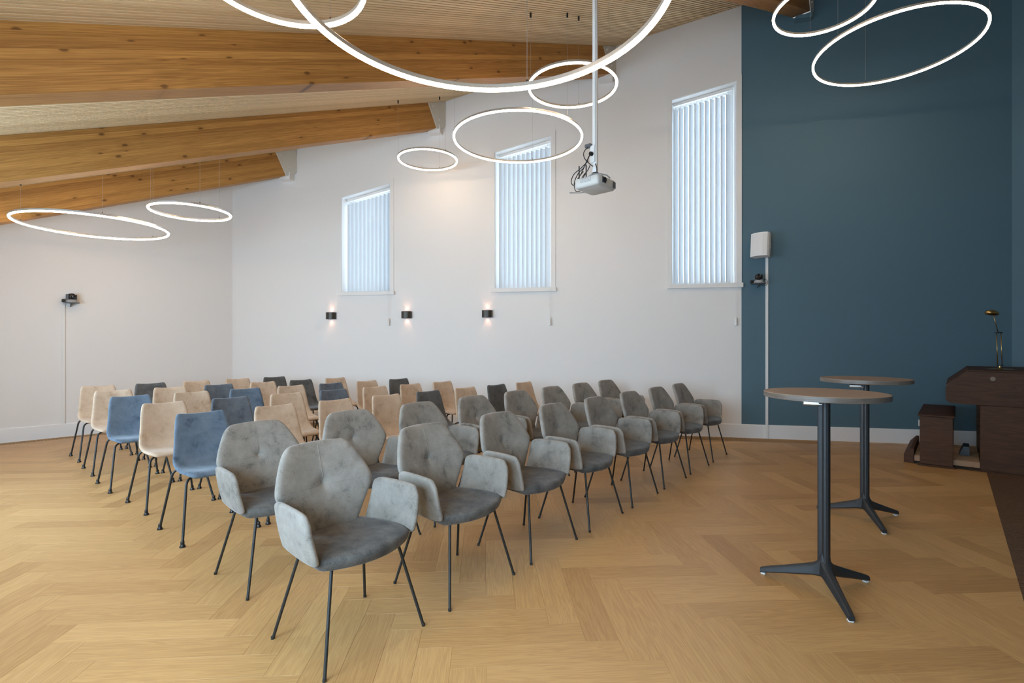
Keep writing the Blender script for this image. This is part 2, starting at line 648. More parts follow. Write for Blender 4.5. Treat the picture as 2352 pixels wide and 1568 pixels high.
def wall_prism(name, p, q, nrm_in, mat, thick=0.3, holes=(), label=None, pts=None):
    """vertical wall from p to q (floor points), inner face through p-q, up to the roof; holes: (s0, s1, z0, fz)"""
    mb = MB()
    d = (q - p)
    ln = d.length
    d.normalize()
    cuts = sorted({0.0, ln} | {h[0] for h in holes} | {h[1] for h in holes})
    def pt(s, z, off):
        return p + d * s - nrm_in * off + UP * z
    def top(s, off):
        return ceil_z(p + d * s - nrm_in * off) + 0.05
    def piece(s0, s1, zb0, zb1, zt):
        a = [pt(s0, zb0, 0), pt(s1, zb1, 0), pt(s1, zt(s1, 0), 0), pt(s0, zt(s0, 0), 0)]
        b = [pt(s0, zb0, thick), pt(s1, zb1, thick), pt(s1, zt(s1, thick), thick), pt(s0, zt(s0, thick), thick)]
        mb.add(a + b, [(0, 1, 2, 3), (7, 6, 5, 4), (0, 4, 5, 1), (1, 5, 6, 2), (2, 6, 7, 3), (3, 7, 4, 0)])
    for s0, s1 in zip(cuts, cuts[1:]):
        h = next((h for h in holes if abs(h[0] - s0) < 1e-6), None)
        if h is None:
            piece(s0, s1, 0, 0, top)
        else:
            piece(s0, s1, 0, 0, lambda s, o: h[2])
            piece(s0, s1, h[3](s0), h[3](s1), top)
    o = mb.build(name, mat)
    tag(o, label, None, None, 'structure')
    return o

# windows of the far wall
WIN = [(2.152, 3.045), (4.848, 5.752), (7.552, 8.458)]
WZ = 2.235
def win_top(s):
    return 3.395 + 0.2086 * s
SB = 8.523                                          # where the blue paint begins

wall_prism('wall_far', C0, C0 + W * SB, N, M['wall'], 0.34, [(a, b, WZ, win_top) for a, b in WIN], 'white far wall with three tall slanted windows')
wall_prism('wall_accent', C0 + W * SB, CR + W * 0.25, N, M['blue'], 0.34, [], 'petrol blue part of the far wall behind the bar tables')
wall_prism('wall_left', CL, C0, S, M['wall'], 0.3, [], 'white left wall below the lowest beam')
wall_prism('wall_right', CR, CR2, NR, M['blue'], 0.3, [], 'petrol blue right wall at the edge of the picture')
wall_prism('wall_side', CR2, CR3, -S, M['wall'], 0.3, [], 'white side wall outside the picture')
wall_prism('wall_back', CL, CR3, B, M['wall'], 0.3, [(a - S0, b - S0, 0.85, lambda s: 2.25) for a, b in BACK_WINDOWS], 'white eaves wall with windows behind the camera')

# baseboards
def board(name, p, q, n_in, label):
    d = (q - p).normalized()
    ln = (q - p).length
    mb = MB()
    sec = [(0, 0), (0.016, 0), (0.016, 0.186), (0.010, 0.195), (0, 0.195)]
    a = [p + n_in * x + UP * z for x, z in sec]
    mb.prism(a, d * ln)
    tag(mb.build(name, M['white']), label, None, None, 'structure')

board('baseboard_far', C0 + W * 0.0, CR, N, 'white baseboard along the far wall')
board('baseboard_left', CL, C0, S, 'white baseboard along the left wall')
board('baseboard_right', CR, CR2, NR, 'white baseboard along the right wall')

# ------------------------------------------------------------------ floor: oak herringbone planks
floor_poly = clip([(-30, -30), (30, -30), (30, 30), (-30, 30)], OUT_WALLS)
mb = MB()
mb.prism([(x, y, -0.03) for x, y in floor_poly], (0, 0, 0.02))
floor = mb.build('floor', M['subfloor'])
tag(floor, 'light oak herringbone plank floor', None, None, 'structure')

GRILLE_W, GRILLE_L, GRILLE_END = 0.31, 0.21, 9.62
MAT_A, MAT_B = Vector((2.68, 2.68, 0)), Vector((4.82, 5.185, 0))
MD = (MAT_B - MAT_A).normalized()
MN = Vector((MD.y, -MD.x, 0))                      # towards the ribbed deck
main_planes = [half(-N, C0 + N * GRILLE_W), half(-S, C0 + S * GRILLE_L), half(-B, bs(BACK, 0)), half(-NR, CR), half(S, CR2), half(MN, MAT_A)]
end_planes = [half(-N, C0), half(-NR, CR), half(MN, MAT_A), half(-W, C0 + W * GRILLE_END), half(N, C0 + N * GRILLE_W)]

PW, PL, PT = 0.151, 0.755, 0.010
ROT = R(3.8)
ux, uy = (math.cos(ROT), math.sin(ROT)), (-math.sin(ROT), math.cos(ROT))
FO = (-0.444, 2.243)
def f2w(u, v):
    return (FO[0] + u * ux[0] + v * uy[0], FO[1] + u * ux[1] + v * uy[1])

def plank_mesh(poly_local, name):
    """poly_local: plank outline in its own axes (x along the plank); bevelled top edge"""
    n = len(poly_local)
    cx_ = sum(p[0] for p in poly_local) / n
    cy_ = sum(p[1] for p in poly_local) / n
    def inset(d):
        out = []
        for x, y in poly_local:
            dx, dy = cx_ - x, cy_ - y
            out.append((x + math.copysign(min(d, abs(dx)), dx), y + math.copysign(min(d, abs(dy)), dy)))
        return out
    low, top = inset(0.0002), inset(0.0006)
    vs = [(x, y, -PT) for x, y in low] + [(x, y, -0.0008) for x, y in low] + [(x, y, 0.0) for x, y in top]
    fs = []
    for r in range(2):
        for i in range(n):
            j = (i + 1) % n
            fs.append((r * n + i, r * n + j, (r + 1) * n + j, (r + 1) * n + i))
    fs.append(tuple(range(2 * n, 3 * n)))
    return vs, fs

planks = []
for m_ in range(-14, 15):
    for k in range(-75, 76):
        for vert in (0, 1):
            u0, v0 = k * PW + m_ * PL, -k * PW + m_ * PL
            if vert:
                rect = [(u0, v0 - PL), (u0 + PW, v0 - PL), (u0 + PW, v0), (u0, v0)]
            else:
                rect = [(u0, v0), (u0 + PL, v0), (u0 + PL, v0 + PW), (u0, v0 + PW)]
            rw = [f2w(*p) for p in rect]
            cxw, cyw = sum(p[0] for p in rw) / 4, sum(p[1] for p in rw) / 4
            if cxw < -14 or cxw > 12 or cyw < -8 or cyw > 12:
                continue
            for planes in (main_planes, end_planes):
                pc = clip(rw, planes)
                if len(pc) < 3:
                    continue
                area = 0.5 * abs(sum(pc[i][0] * pc[(i + 1) % len(pc)][1] - pc[(i + 1) % len(pc)][0] * pc[i][1] for i in range(len(pc))))
                if area < 0.0004:
                    continue
                whole = abs(area - PW * PL) < 1e-6
                o = rw[0] if not vert else rw[1]
                ax = ux if not vert else uy
                ay = uy if not vert else (-ux[0], -ux[1])
                loc = [((p[0] - o[0]) * ax[0] + (p[1] - o[1]) * ax[1], (p[0] - o[0]) * ay[0] + (p[1] - o[1]) * ay[1]) for p in pc]
                # size in the photograph
                vis = 0.0
                if cyw > 0.9:
                    px = 1190 + 1160 * cxw / cyw
                    py = 790 + 1160 * 1.35 / cyw
                    if -150 < px < 2500 and py < 1720:
                        vis = area / cyw ** 3
                planks.append((vis, whole, o, ax, ay, loc))
planks.sort(key=lambda t: -t[0])
fv, ff = plank_mesh([(0, 0), (PL, 0), (PL, PW), (0, PW)], 'plank')
shared = bpy.data.meshes.new('plank')
shared.from_pydata(fv, [], ff)
shared.materials.append(M['floor'])
def plank_uv(me):
    uvl = me.uv_layers.new(name='UVMap')
    for lp in me.loops:
        co = me.vertices[lp.vertex_index].co
        uvl.data[lp.index].uv = (co.x, co.y)
plank_uv(shared)
rest_v, rest_f, rest_uv, rest_t = [], [], [], []
for i, (vis, whole, o, ax, ay, loc) in enumerate(planks):
    tone = 0.5 + max(-0.46, min(0.46, random.gauss(0, 0.2)))
    if i < 300 and vis > 0:
        if whole:
            me = shared
        else:
            v_, f_ = plank_mesh(loc, 'plank')
            me = bpy.data.meshes.new('plank')
            me.from_pydata(v_, [], f_)
            me.materials.append(M['floor'])
            plank_uv(me)
        ob = bpy.data.objects.new('plank', me)
        COL.objects.link(ob)
        ob.parent = floor
        ob.matrix_local = Matrix(((ax[0], ay[0], 0, o[0]), (ax[1], ay[1], 0, o[1]), (0, 0, 1, 0), (0, 0, 0, 1)))
        ob['tone'] = tone
    else:
        v_, f_ = plank_mesh(loc, 'plank')
        off = len(rest_v)
        for x, y, z in v_:
            rest_v.append((o[0] + x * ax[0] + y * ay[0], o[1] + x * ax[1] + y * ay[1], z))
            rest_uv.append((x, y))
        for f_i in f_:
            rest_f.append(tuple(q + off for q in f_i))
            rest_t.append(tone)
me = bpy.data.meshes.new('far_planks')
me.from_pydata(rest_v, [], rest_f)
me.materials.append(M['floor'])
uvl = me.uv_layers.new(name='UVMap')
for lp in me.loops:
    uvl.data[lp.index].uv = rest_uv[lp.vertex_index]
at = me.attributes.new('tone', 'FLOAT', 'FACE')
at.data.foreach_set('value', rest_t)
ob = bpy.data.objects.new('far_planks', me)
COL.objects.link(ob)
ob.parent = floor
ob['kind'] = 'stuff'

# ribbed brown deck on the right
deck_planes = OUT_WALLS + [half(-MN, MAT_A)]
deck_poly = clip([(-30, -30), (30, -30), (30, 30), (-30, 30)], deck_planes)
dk = thing('floor_deck', Matrix.Translation((3.4, 3.2, 0)), 'dark brown ribbed floor deck at the right edge beside the organ', None)
dk['kind'] = 'structure'
mb = MB()
mb.prism([(x - 3.4, y - 3.2, -0.0095) for x, y in deck_poly], (0, 0, 0.0055))
mb.build('deck_base', M['trough'], dk)
mb = MB()
t = -12.0
while t < 14.0:
    c = C0 + N * t
    strip = [(c + W * -5), (c + W * 30), (c + W * 30 + N * 0.019), (c + W * -5 + N * 0.019)]
    pc = clip([(p.x, p.y) for p in strip], deck_planes)
    if len(pc) >= 3 and t > -1:
        pc = [(x - 3.4, y - 3.2) for x, y in pc]
        ar = sum(pc[i][0] * pc[(i + 1) % len(pc)][1] - pc[(i + 1) % len(pc)][0] * pc[i][1] for i in range(len(pc)))
        if ar < 0:
            pc.reverse()
        mb.prism([(x, y, -0.004) for x, y in pc], (0, 0, 0.005))
    t += 0.027
tag(mb.build('deck_rib', M['deck'], dk), None, None, None, 'stuff')

# floor convector grilles
def grille(label, o, d, n, length, width, pitch, rows):
    g = thing('floor_grille', frame(o, d), label, 'grille')
    # local x along the wall, local y: sign of n
    y = UP.cross(d)
    sg = 1 if y.dot(n) > 0 else -1
    MB().box((length / 2, sg * width / 2, -0.012), (length, width, 0.004)).build('trough', M['trough'], g)
    mbf = MB()
    mbf.box((length / 2, sg * 0.008, -0.005), (length, 0.016, 0.011))
    mbf.box((length / 2, sg * (width - 0.006), -0.005), (length, 0.012, 0.011))
    mbf.box((length - 0.006, sg * width / 2, -0.005), (0.012, width, 0.011))
    if rows > 1:
        mbf.box((length / 2, sg * width / 2, -0.005), (length, 0.014, 0.010))
    mbf.build('frame', M['grille'], g)
    mbs = MB()
    x = 0.012
    while x < length - 0.02:
        mbs.box((x, sg * width / 2, -0.0045), (pitch * (0.45 if rows == 1 else 0.34), width - 0.03, 0.009))
        x += pitch
    tag(mbs.build('slat', M['grille'], g), None, None, None, 'stuff')
    return g

grille('wooden floor convector grille along the far window wall', C0 + N * 0.017 + W * 0.25, W, N, GRILLE_END - 0.25, GRILLE_W - 0.017, 0.024, 1)
grille('wooden floor convector grille along the left wall', CL + S * 0.017, B, S, (C0 - CL).length - 0.36, GRILLE_L - 0.017, 0.036, 2)

# ------------------------------------------------------------------ ceiling
slope = (B + UP * G).normalized()
roof_n = Vector((-G * B.x, -G * B.y, 1)).normalized()
ce_poly = clip([(-30, -30), (30, -30), (30, 30), (-30, 30)], [half(-N, C0 - N * 0.3), half(-S, C0 - S * 0.3), half(-B, bs(BACK - 0.3, 0)), half(-NR, CR - NR * 0.3), half(S, CR2 + S * 0.3)])
mb = MB()
mb.prism([(x, y, ceil_z(Vector((x, y, 0))) + 0.022) for x, y in ce_poly], (0, 0, 0.05))
ceiling = mb.build('ceiling', M['felt'])
tag(ceiling, 'sloping slatted oak ceiling', None, None, 'structure')
PITCH, SW_, SHT = 0.040, 0.027, 0.020
s = S0 + 0.01
nsl = 0
far_sl = MB()
Msl = frame((0, 0, ZR), slope, roof_n)
Minv = Msl.inverted()
def slat_strip(s, mi):
    """one ceiling slat at distance s across the beams, cut into short lengths, as a mesh builder in the frame mi"""
    m_ = MB()
    up = mi.to_3x3() @ Vector((0, 0, SHT))
    segs = []
    b0 = BACK - 0.1
    while b0 < 12.0:
        b1 = b0 + 1.3
        strip = [bs(b0, s), bs(b1, s), bs(b1, s + SW_), bs(b0, s + SW_)]
        pc = clip([(p.x, p.y) for p in strip], OUT_WALLS)
        if len(pc) >= 3:
            ar = sum(pc[i][0] * pc[(i + 1) % len(pc)][1] - pc[(i + 1) % len(pc)][0] * pc[i][1] for i in range(len(pc)))
            if ar < 0:
                pc.reverse()
            segs.append((b0, b1, pc))
        b0 = b1
    for k, (b0, b1, pc) in enumerate(segs):
        pts = [mi @ Vector((x, y, ceil_z(Vector((x, y, 0))))) for x, y in pc]
        n = len(pts)
        fs = [tuple(reversed(range(n))), tuple(range(n, 2 * n))]
        for i in range(n):
            j = (i + 1) % n
            bi = [pc[q][0] * B.x + pc[q][1] * B.y for q in (i, j)]
            inner = any(all(abs(v - e_) < 1e-5 for v in bi) for e_ in (b0, b1))
            if inner and 0 < k < len(segs) - 1:
                continue
            fs.append((i, j, n + j, n + i))
        m_.add(pts + [p + up for p in pts], fs)
    return m_

while s < CR2.dot(S):
    if s < 0.75:
        fm = frame(bs(0, s, ZR), slope, roof_n)
        m_ = slat_strip(s, fm.inverted())
        if m_.v:
            m_.build('slat', M['slat'], ceiling, matrix=fm)
    else:
        m_ = slat_strip(s, Minv)
        far_sl.add(m_.v, m_.f)
    s += PITCH
fo = far_sl.build('slat_field', M['slat'], ceiling, matrix=Msl)
fo['kind'] = 'stuff'

# laminated beams with their steel shoes
BD, BWD = 0.415, 0.21
for (sf, lab) in ((-8.72, 'lowest laminated wooden roof beam, nearest the left wall'),
                  (-6.36, 'second laminated wooden roof beam, ending between the first and second window'),
                  (-4.0, 'large laminated wooden roof beam behind the biggest ring lamp'),
                  (-1.64, 'laminated wooden roof beam at the top meeting the blue wall')):
    bw = C0.dot(B) + (sf - S0) * 0.57735            # where its front face meets the wall
    o = bs(BACK + 0.01, sf, ZR + G * (BACK + 0.01))
    fm = frame(o, slope, roof_n)
    e = thing('roof_beam', fm, lab, 'beam')
    mi = fm.inverted()
    def q(b, s_, d):
        return mi @ bs(b, s_, ZR + G * b - d)
    et, eb = bw - 0.36, bw - 0.19
    ds = 0.0006
    vs = [q(BACK + .01, sf, ds), q(et, sf, ds), q(eb, sf, BD), q(BACK + .01, sf, BD),
          q(BACK + .01, sf - BWD, ds), q(et, sf - BWD, ds), q(eb, sf - BWD, BD), q(BACK + .01, sf - BWD, BD)]
    MB().add(vs, [(0, 3, 2, 1), (4, 5, 6, 7), (0, 1, 5, 4), (1, 2, 6, 5), (2, 3, 7, 6), (3, 0, 4, 7)]).build('timber', M['beam'], e)
    bo = bw - 0.57735 * BWD
    a = 0.004
    vs = [q(et + .012, sf + a, ds), q(bw - .003, sf + a, ds), q(bw - .003, sf + a, BD - .02), q(bw - .04, sf + a, BD + .012), q(eb + .012, sf + a, BD + .012),
          q(et + .012, sf - BWD - a, ds), q(bo - .003, sf - BWD - a, ds), q(bo - .003, sf - BWD - a, BD - .02), q(bo - .02, sf - BWD - a, BD + .012), q(eb + .012, sf - BWD - a, BD + .012)]
    sh = MB().add(vs, [(4, 3, 2, 1, 0), (5, 6, 7, 8, 9)] + [(i, (i + 1) % 5, 5 + (i + 1) % 5, 5 + i) for i in range(5)]).build('steel_shoe', M['steel'], e)
    ed = MB()
    vs = [q(et, sf + .007, ds), q(et + .014, sf + .007, ds), q(eb + .014, sf + .007, BD + .008), q(eb, sf + .007, BD + .008),
          q(et, sf - BWD - .007, ds), q(et + .014, sf - BWD - .007, ds), q(eb + .014, sf - BWD - .007, BD + .008), q(eb, sf - BWD - .007, BD + .008)]
    ed.add(vs, [(0, 3, 2, 1), (4, 5, 6, 7), (0, 1, 5, 4), (1, 2, 6, 5), (2, 3, 7, 6), (3, 0, 4, 7)]).build('end_plate', M['steel_light'], e)
    for (bb, dd) in ((bw - .27, .06), (bw - .03, .07), (bw - .14, .29)):
        p0, p1 = q(bb, sf + .004, dd), q(bb, sf + .02, dd)
        MB().tube([p0, p1], .012, 8).build('bolt', M['steel_light'], sh)
    # plaster corbel under the shoe, on the wall
    pw = bs(bw - 0.57735 * BWD * 0.5, sf - BWD * 0.5)
    ss = (pw - C0).dot(W)
    zt = ZR + G * bw - BD - 0.10
    corb = MB().box((0, -0.06, 0), (0.20, 0.118, 0.12)).build('corbel', M['wall' if ss < SB else 'blue'], e, matrix=mi @ frame(wp(ss - 0.03, ZR + G * bw - BD - 0.012 - 0.06, 0.0), W))

# ------------------------------------------------------------------ windows and vertical blinds
WLAB = ['left', 'middle', 'right']
for k, (s0, s1) in enumerate(WIN):
    fm = frame(wp(s0, WZ, 0), W)                    # local x along the wall, y outwards, z up
    wd = s1 - s0
    zt0, zt1 = win_top(s0) - WZ, win_top(s1) - WZ
    e = bpy.data.objects.new('window_%d' % (k + 1), None)
    COL.objects.link(e)
    e.matrix_world = fm
    tag(e, '%s tall white window with slanted top in the far wall' % WLAB[k], None, None, 'structure')
    sl = (zt1 - zt0) / wd
    def bar(p, q_, r_, s_, y0, y1, name, mat, par=e):
        poly = [Vector((a, y0, b)) for a, b in (p, q_, r_, s_)]
        return MB().prism(poly, (0, y1 - y0, 0)).build(name, mat, par)
    # casing around the opening
    cw = 0.066
    y0, y1 = -0.012, -0.0005
    bar((-cw, -0.0), (0, 0), (0, zt0), (-cw, zt0 - sl * cw), y0, y1, 'casing', M['trim'])
    bar((wd, 0), (wd + cw, 0), (wd + cw, zt1 + sl * cw), (wd, zt1), y0, y1, 'casing', M['trim'])
    bar((-cw, zt0 - sl * cw), (wd + cw, zt1 + sl * cw), (wd + cw, zt1 + sl * cw + cw), (-cw, zt0 - sl * cw + cw), y0, y1, 'casing', M['trim'])
    # reveal lining
    t = 0.006
    bar((0, 0), (t, 0), (t, zt0), (0, zt0), 0, 0.31, 'reveal', M['white'])
    bar((wd - t, 0), (wd, 0), (wd, zt1), (wd - t, zt1), 0, 0.31, 'reveal', M['white'])
    bar((t, zt0 - t), (wd - t, zt1 - t), (wd - t, zt1), (t, zt0), 0, 0.31, 'reveal', M['white'])
    # sash frame and pane
    fw = 0.06
    bar((t, 0), (t + fw, 0), (t + fw, zt0 - t), (t, zt0 - t), 0.24, 0.30, 'sash', M['white'])
    bar((wd - t - fw, 0), (wd - t, 0), (wd - t, zt1 - t), (wd - t - fw, zt1 - t), 0.24, 0.30, 'sash', M['white'])
    bar((t + fw, 0), (wd - t - fw, 0), (wd - t - fw, fw), (t + fw, fw), 0.24, 0.30, 'sash', M['white'])
    bar((t + fw, zt0 - t - fw), (wd - t - fw, zt1 - t - fw), (wd - t - fw, zt1 - t), (t + fw, zt0 - t), 0.24, 0.30, 'sash', M['white'])
    bar((t + fw, fw), (wd - t - fw, fw), (wd - t - fw, zt1 - fw), (t + fw, zt0 - fw), 0.268, 0.274, 'pane', M['glass'])
    # sill board
    MB().box((wd / 2 + 0.01, 0.13, -0.033), (wd + 0.148, 0.34, 0.064), bevel=0.004).build('sill', M['trim'], e)

    b = thing('vertical_blind', fm, 'white vertical slat blind in the %s window of the far wall' % WLAB[k], 'blind', 'vertical blinds of the far windows')
    bar((0.03, zt0 - 0.05 + sl * 0.03), (wd - 0.03, zt1 - 0.05 - sl * 0.03), (wd - 0.03, zt1 - 0.009 - sl * .03), (0.03, zt0 - 0.009 + sl * .03), 0.13, 0.17, 'headrail', M['plastic_white'], b)
    x = 0.075
    sw = 0.089
    ang = R(33)
    while x < wd - 0.03:
        ztop = zt0 + sl * x - 0.098
        ca, sa = math.cos(ang), math.sin(ang)
        rows = []
        for i in range(2):
            z = 0.02 + (ztop - 0.02) * i
            row = []
            for j in range(5):
                uu = (j / 4 - 0.5) * sw
                cv = 0.004 * (1 - (2 * j / 4 - 1) ** 2)
                row.append((x + uu * ca - cv * sa, 0.15 + uu * sa + cv * ca, z))
            rows.append(row)
        sheet(rows, 0.0012).build('slat', M['blind'], b, smooth=True, angle=40)
        MB().tube([(x, 0.15, ztop - 0.004), (x, 0.15, zt0 + sl * x - 0.05)], 0.004, 6).build('carrier', M['plastic_white'], b)
        x += 0.0745
    # operating cord hanging over the sill, with its weight
    cx_ = wd - 0.02
    zc = -0.46 - 0.02 * k
    MB().tube([(cx_, 0.12, zt1 - 0.06), (cx_, 0.06, 0.2), (cx_, -0.046, 0.004), (cx_, -0.048, -0.08), (cx_, -0.03, zc)], 0.0016, 5).build('cord', M['plastic_white'], b)
    MB().tube([(cx_ + 0.02, 0.12, zt1 - 0.06), (cx_ + 0.02, 0.06, 0.2), (cx_ + 0.02, -0.046, 0.004), (cx_ + 0.02, -0.048, -0.08), (cx_ + 0.008, -0.03, zc)], 0.0016, 5).build('cord', M['plastic_white'], b)
    MB().lathe([(0.010, zc - 0.12), (0.017, zc - 0.115), (0.017, zc - 0.012), (0.008, zc)], 12, (cx_ + 0.004, -0.030, 0)).build('cord_weight', M['plastic_white'], b, smooth=True, angle=40)

# plain glazing of the eaves windows behind the camera
for k, (sa, sb) in enumerate(BACK_WINDOWS):
    e = bpy.data.objects.new('window_%d' % (k + 4), None)
    COL.objects.link(e)
    e.matrix_world = frame(bs(BACK, sa, 0.85), S)
    tag(e, 'eaves window number %s behind the camera' % ['one', 'two', 'three', 'four'][k], None, None, 'structure')
    w_ = sb - sa
    for (x0, x1, z0, z1) in ((0, .07, 0, 1.4), (w_ - .07, w_, 0, 1.4), (.07, w_ - .07, 0, .07), (.07, w_ - .07, 1.33, 1.4)):
        MB().box(((x0 + x1) / 2, -0.20, (z0 + z1) / 2), (x1 - x0, .06, z1 - z0)).build('sash', M['white'], e)
    MB().box((w_ / 2, -0.2, .70), (w_ - .14, .006, 1.26)).build('pane', M['glass'], e)

# ------------------------------------------------------------------ LED ring pendants
def ring_lamp(x, y, z, r, label, group):
    e = thing('ring_pendant', Matrix.Translation((x, y, z)), label, 'pendant lamp', group)
    seg = 96 if r > 0.6 else 64
    h = 0.013
    hs = MB().sweep_ring(r, [(-h, 0.0), (h, 0.0), (h, 0.020), (h - .003, 0.023), (-h + .003, 0.023), (-h, 0.020)], seg).build('housing', M['alu'], e, smooth=True, angle=35)
    sec = []
    for i in range(5):
        a = math.pi + math.pi * i / 4
        sec.append((0.0112 * math.cos(a), -0.004 + 0.014 * math.sin(a)))
    sec = sec + [(0.0112, -0.0002), (-0.0112, -0.0002)]
    MB().sweep_ring(r, sec, seg).build('diffuser', M['ring'], e, smooth=True, angle=60)
    for a in (-45, 75, 195):
        px, py = r * math.cos(R(a)), r * math.sin(R(a))
        zc = ceil_z(Vector((x + px, y + py, 0))) - z
        w_ = MB().tube([(px, py, 0.02), (px, py, zc)], 0.0012, 5).build('wire', M['alu'], e)
        MB().lathe([(0.008, zc - 0.05), (0.010, zc - 0.045), (0.010, zc - 0.004), (0.008, zc)], 10, (px, py, 0)).build('ceiling_grip', M['black'], w_, smooth=True, angle=40)
        MB().lathe([(0.004, 0.02), (0.004, 0.036), (0.002, 0.04)], 8, (px, py, 0)).build('wire_clamp', M['black'], w_)
    return e

BIGG, SMLG = 'large LED ring pendants', 'small LED ring pendants'
for (x, y, z, r, lab, g) in [
    (-5.225, 6.233, 2.802, .75, 'large LED ring lamp hanging low in front of the left wall', BIGG),
    (-3.946, 6.089, 2.942, .42, 'small LED ring lamp hanging in front of the far left corner', SMLG),
    (-0.002, 5.954, 3.765, .75, 'large LED ring lamp hanging in front of the middle window', BIGG),
    (-1.312, 7.342, 4.028, .42, 'smallest looking LED ring lamp, below the end of the second beam', SMLG),
    (0.561, 5.210, 4.006, .45, 'small LED ring lamp crossed by the white projector pole', SMLG),
    (4.025, 5.407, 4.505, .75, 'large LED ring lamp hanging whole in front of the blue wall', BIGG),
    (2.869, 4.746, 4.508, .42, 'small LED ring lamp cut by the top edge before the blue wall', SMLG),
    (-0.146, 1.995, 2.736, .75, 'biggest looking LED ring lamp, nearest the camera at the top centre', BIGG),
    (-1.167, 2.472, 3.160, .40, 'small LED ring lamp at the top left behind the nearest ring', SMLG)]:
    ring_lamp(x, y, z, r, lab, g)

# ------------------------------------------------------------------ wall sconces
for (sc_, lab) in ((1.972, 'dark bronze up-and-down wall lamp, leftmost of three'), (3.351, 'dark bronze up-and-down wall lamp between left and middle window, middle of three'),
                   (4.727, 'dark bronze up-and-down wall lamp below the middle window, rightmost of three')):
    e = thing('wall_sconce', frame(wp(sc_, 1.832, 0), W), lab, 'wall lamp', 'bronze wall lamps on the far wall')
    def dshape(hw, dep, n=10):
        pts = [(-hw, -0.001)]
        for i in range(n + 1):
            a = math.pi * i / n
            pts.append((-hw * math.cos(a), -dep * 0.45 - dep * 0.55 * math.sin(a)))
        pts.append((hw, -0.001))
        return pts
    outer, inner = dshape(0.082, 0.10), dshape(0.070, 0.088)
    inner[0] = (-0.070, -0.008)
    inner[-1] = (0.070, -0.008)
    n = len(outer)
    vs = [(x, y, z) for z in (-0.057, 0.057) for x, y in outer] + [(x, y, z) for z in (-0.057, 0.057) for x, y in inner]
    fs = []
    for i in range(n):
        j = (i + 1) % n
        fs.append((i, n + i, n + j, j))
        fs.append((2 * n + i, 2 * n + j, 3 * n + j, 3 * n + i))
        fs.append((i, j, 2 * n + j, 2 * n + i))
        fs.append((n + i, 3 * n + i, 3 * n + j, n + j))
    MB().add(vs, fs).build('shade', M['bronze'], e, smooth=True, angle=40)
    MB().box((0, -0.045, 0), (0.128, 0.06, 0.030)).build('light_source', M['sconce_glow'], e)
    for sg in (1, -1):
        ld = bpy.data.lights.new('sconce_light', 'SPOT')
        ld.energy = 1.0
        ld.color = (1.0, 0.52, 0.34)
        ld.spot_size = R(66)
        ld.spot_blend = 0.5
        ld.shadow_soft_size = 0.012
        lo = bpy.data.objects.new('sconce_light', ld)
        COL.objects.link(lo)
        lo.parent = e
        lo.location = (0, -0.035, 0.02 * sg)
        lo.rotation_euler = (0 if sg < 0 else math.pi, 0, 0)

# ------------------------------------------------------------------ chairs
CAZ = R(39.788)
CA = Vector((math.sin(CAZ), math.cos(CAZ), 0))      # along a row, away from the camera
CC = Vector((math.cos(CAZ), -math.sin(CAZ), 0))     # the way the chairs face

def leg_set(e, tips, tops, r, glide, bend=0.03):
    for (tx, ty), (ux_, uy_, uz_) in zip(tips, tops):
        tip = Vector((tx, ty, 0.016 if glide else 0.001))
        knee = Vector((ux_, uy_, uz_))
        inn = Vector((knee.x * 0.72, knee.y * 0.35, uz_ + 0.012))
        d1 = (knee - tip).normalized()
        pts = [tip, knee - d1 * bend]
        for i in range(1, 5):
            t = i / 5
            a = knee - d1 * bend
            b_ = knee + (inn - knee).normalized() * bend
            pts.append(a * (1 - t) ** 2 + knee * 2 * t * (1 - t) + b_ * t * t)
        pts += [knee + (inn - knee).normalized() * bend, inn]
        lo = MB().tube(pts, r, 10).build('leg', M['leg_black'], e, smooth=True, angle=50)
        if glide:
            MB().lathe([(0.019, 0.0), (0.020, 0.004), (0.013, 0.017), (0.0115, 0.022), (0.0125, 0.026), (0.0115, 0.040), (0.0095, 0.042)], 14,
                       (tx, ty, 0)).build('foot_glide', M['glide'], lo, smooth=True, angle=45)
        else:
            MB().lathe([(r + .0012, 0.0), (r + .0016, 0.003), (r + .0012, 0.012), (r, 0.013)], 10, (tx, ty, 0)).build('foot_cap', M['glide'], lo)

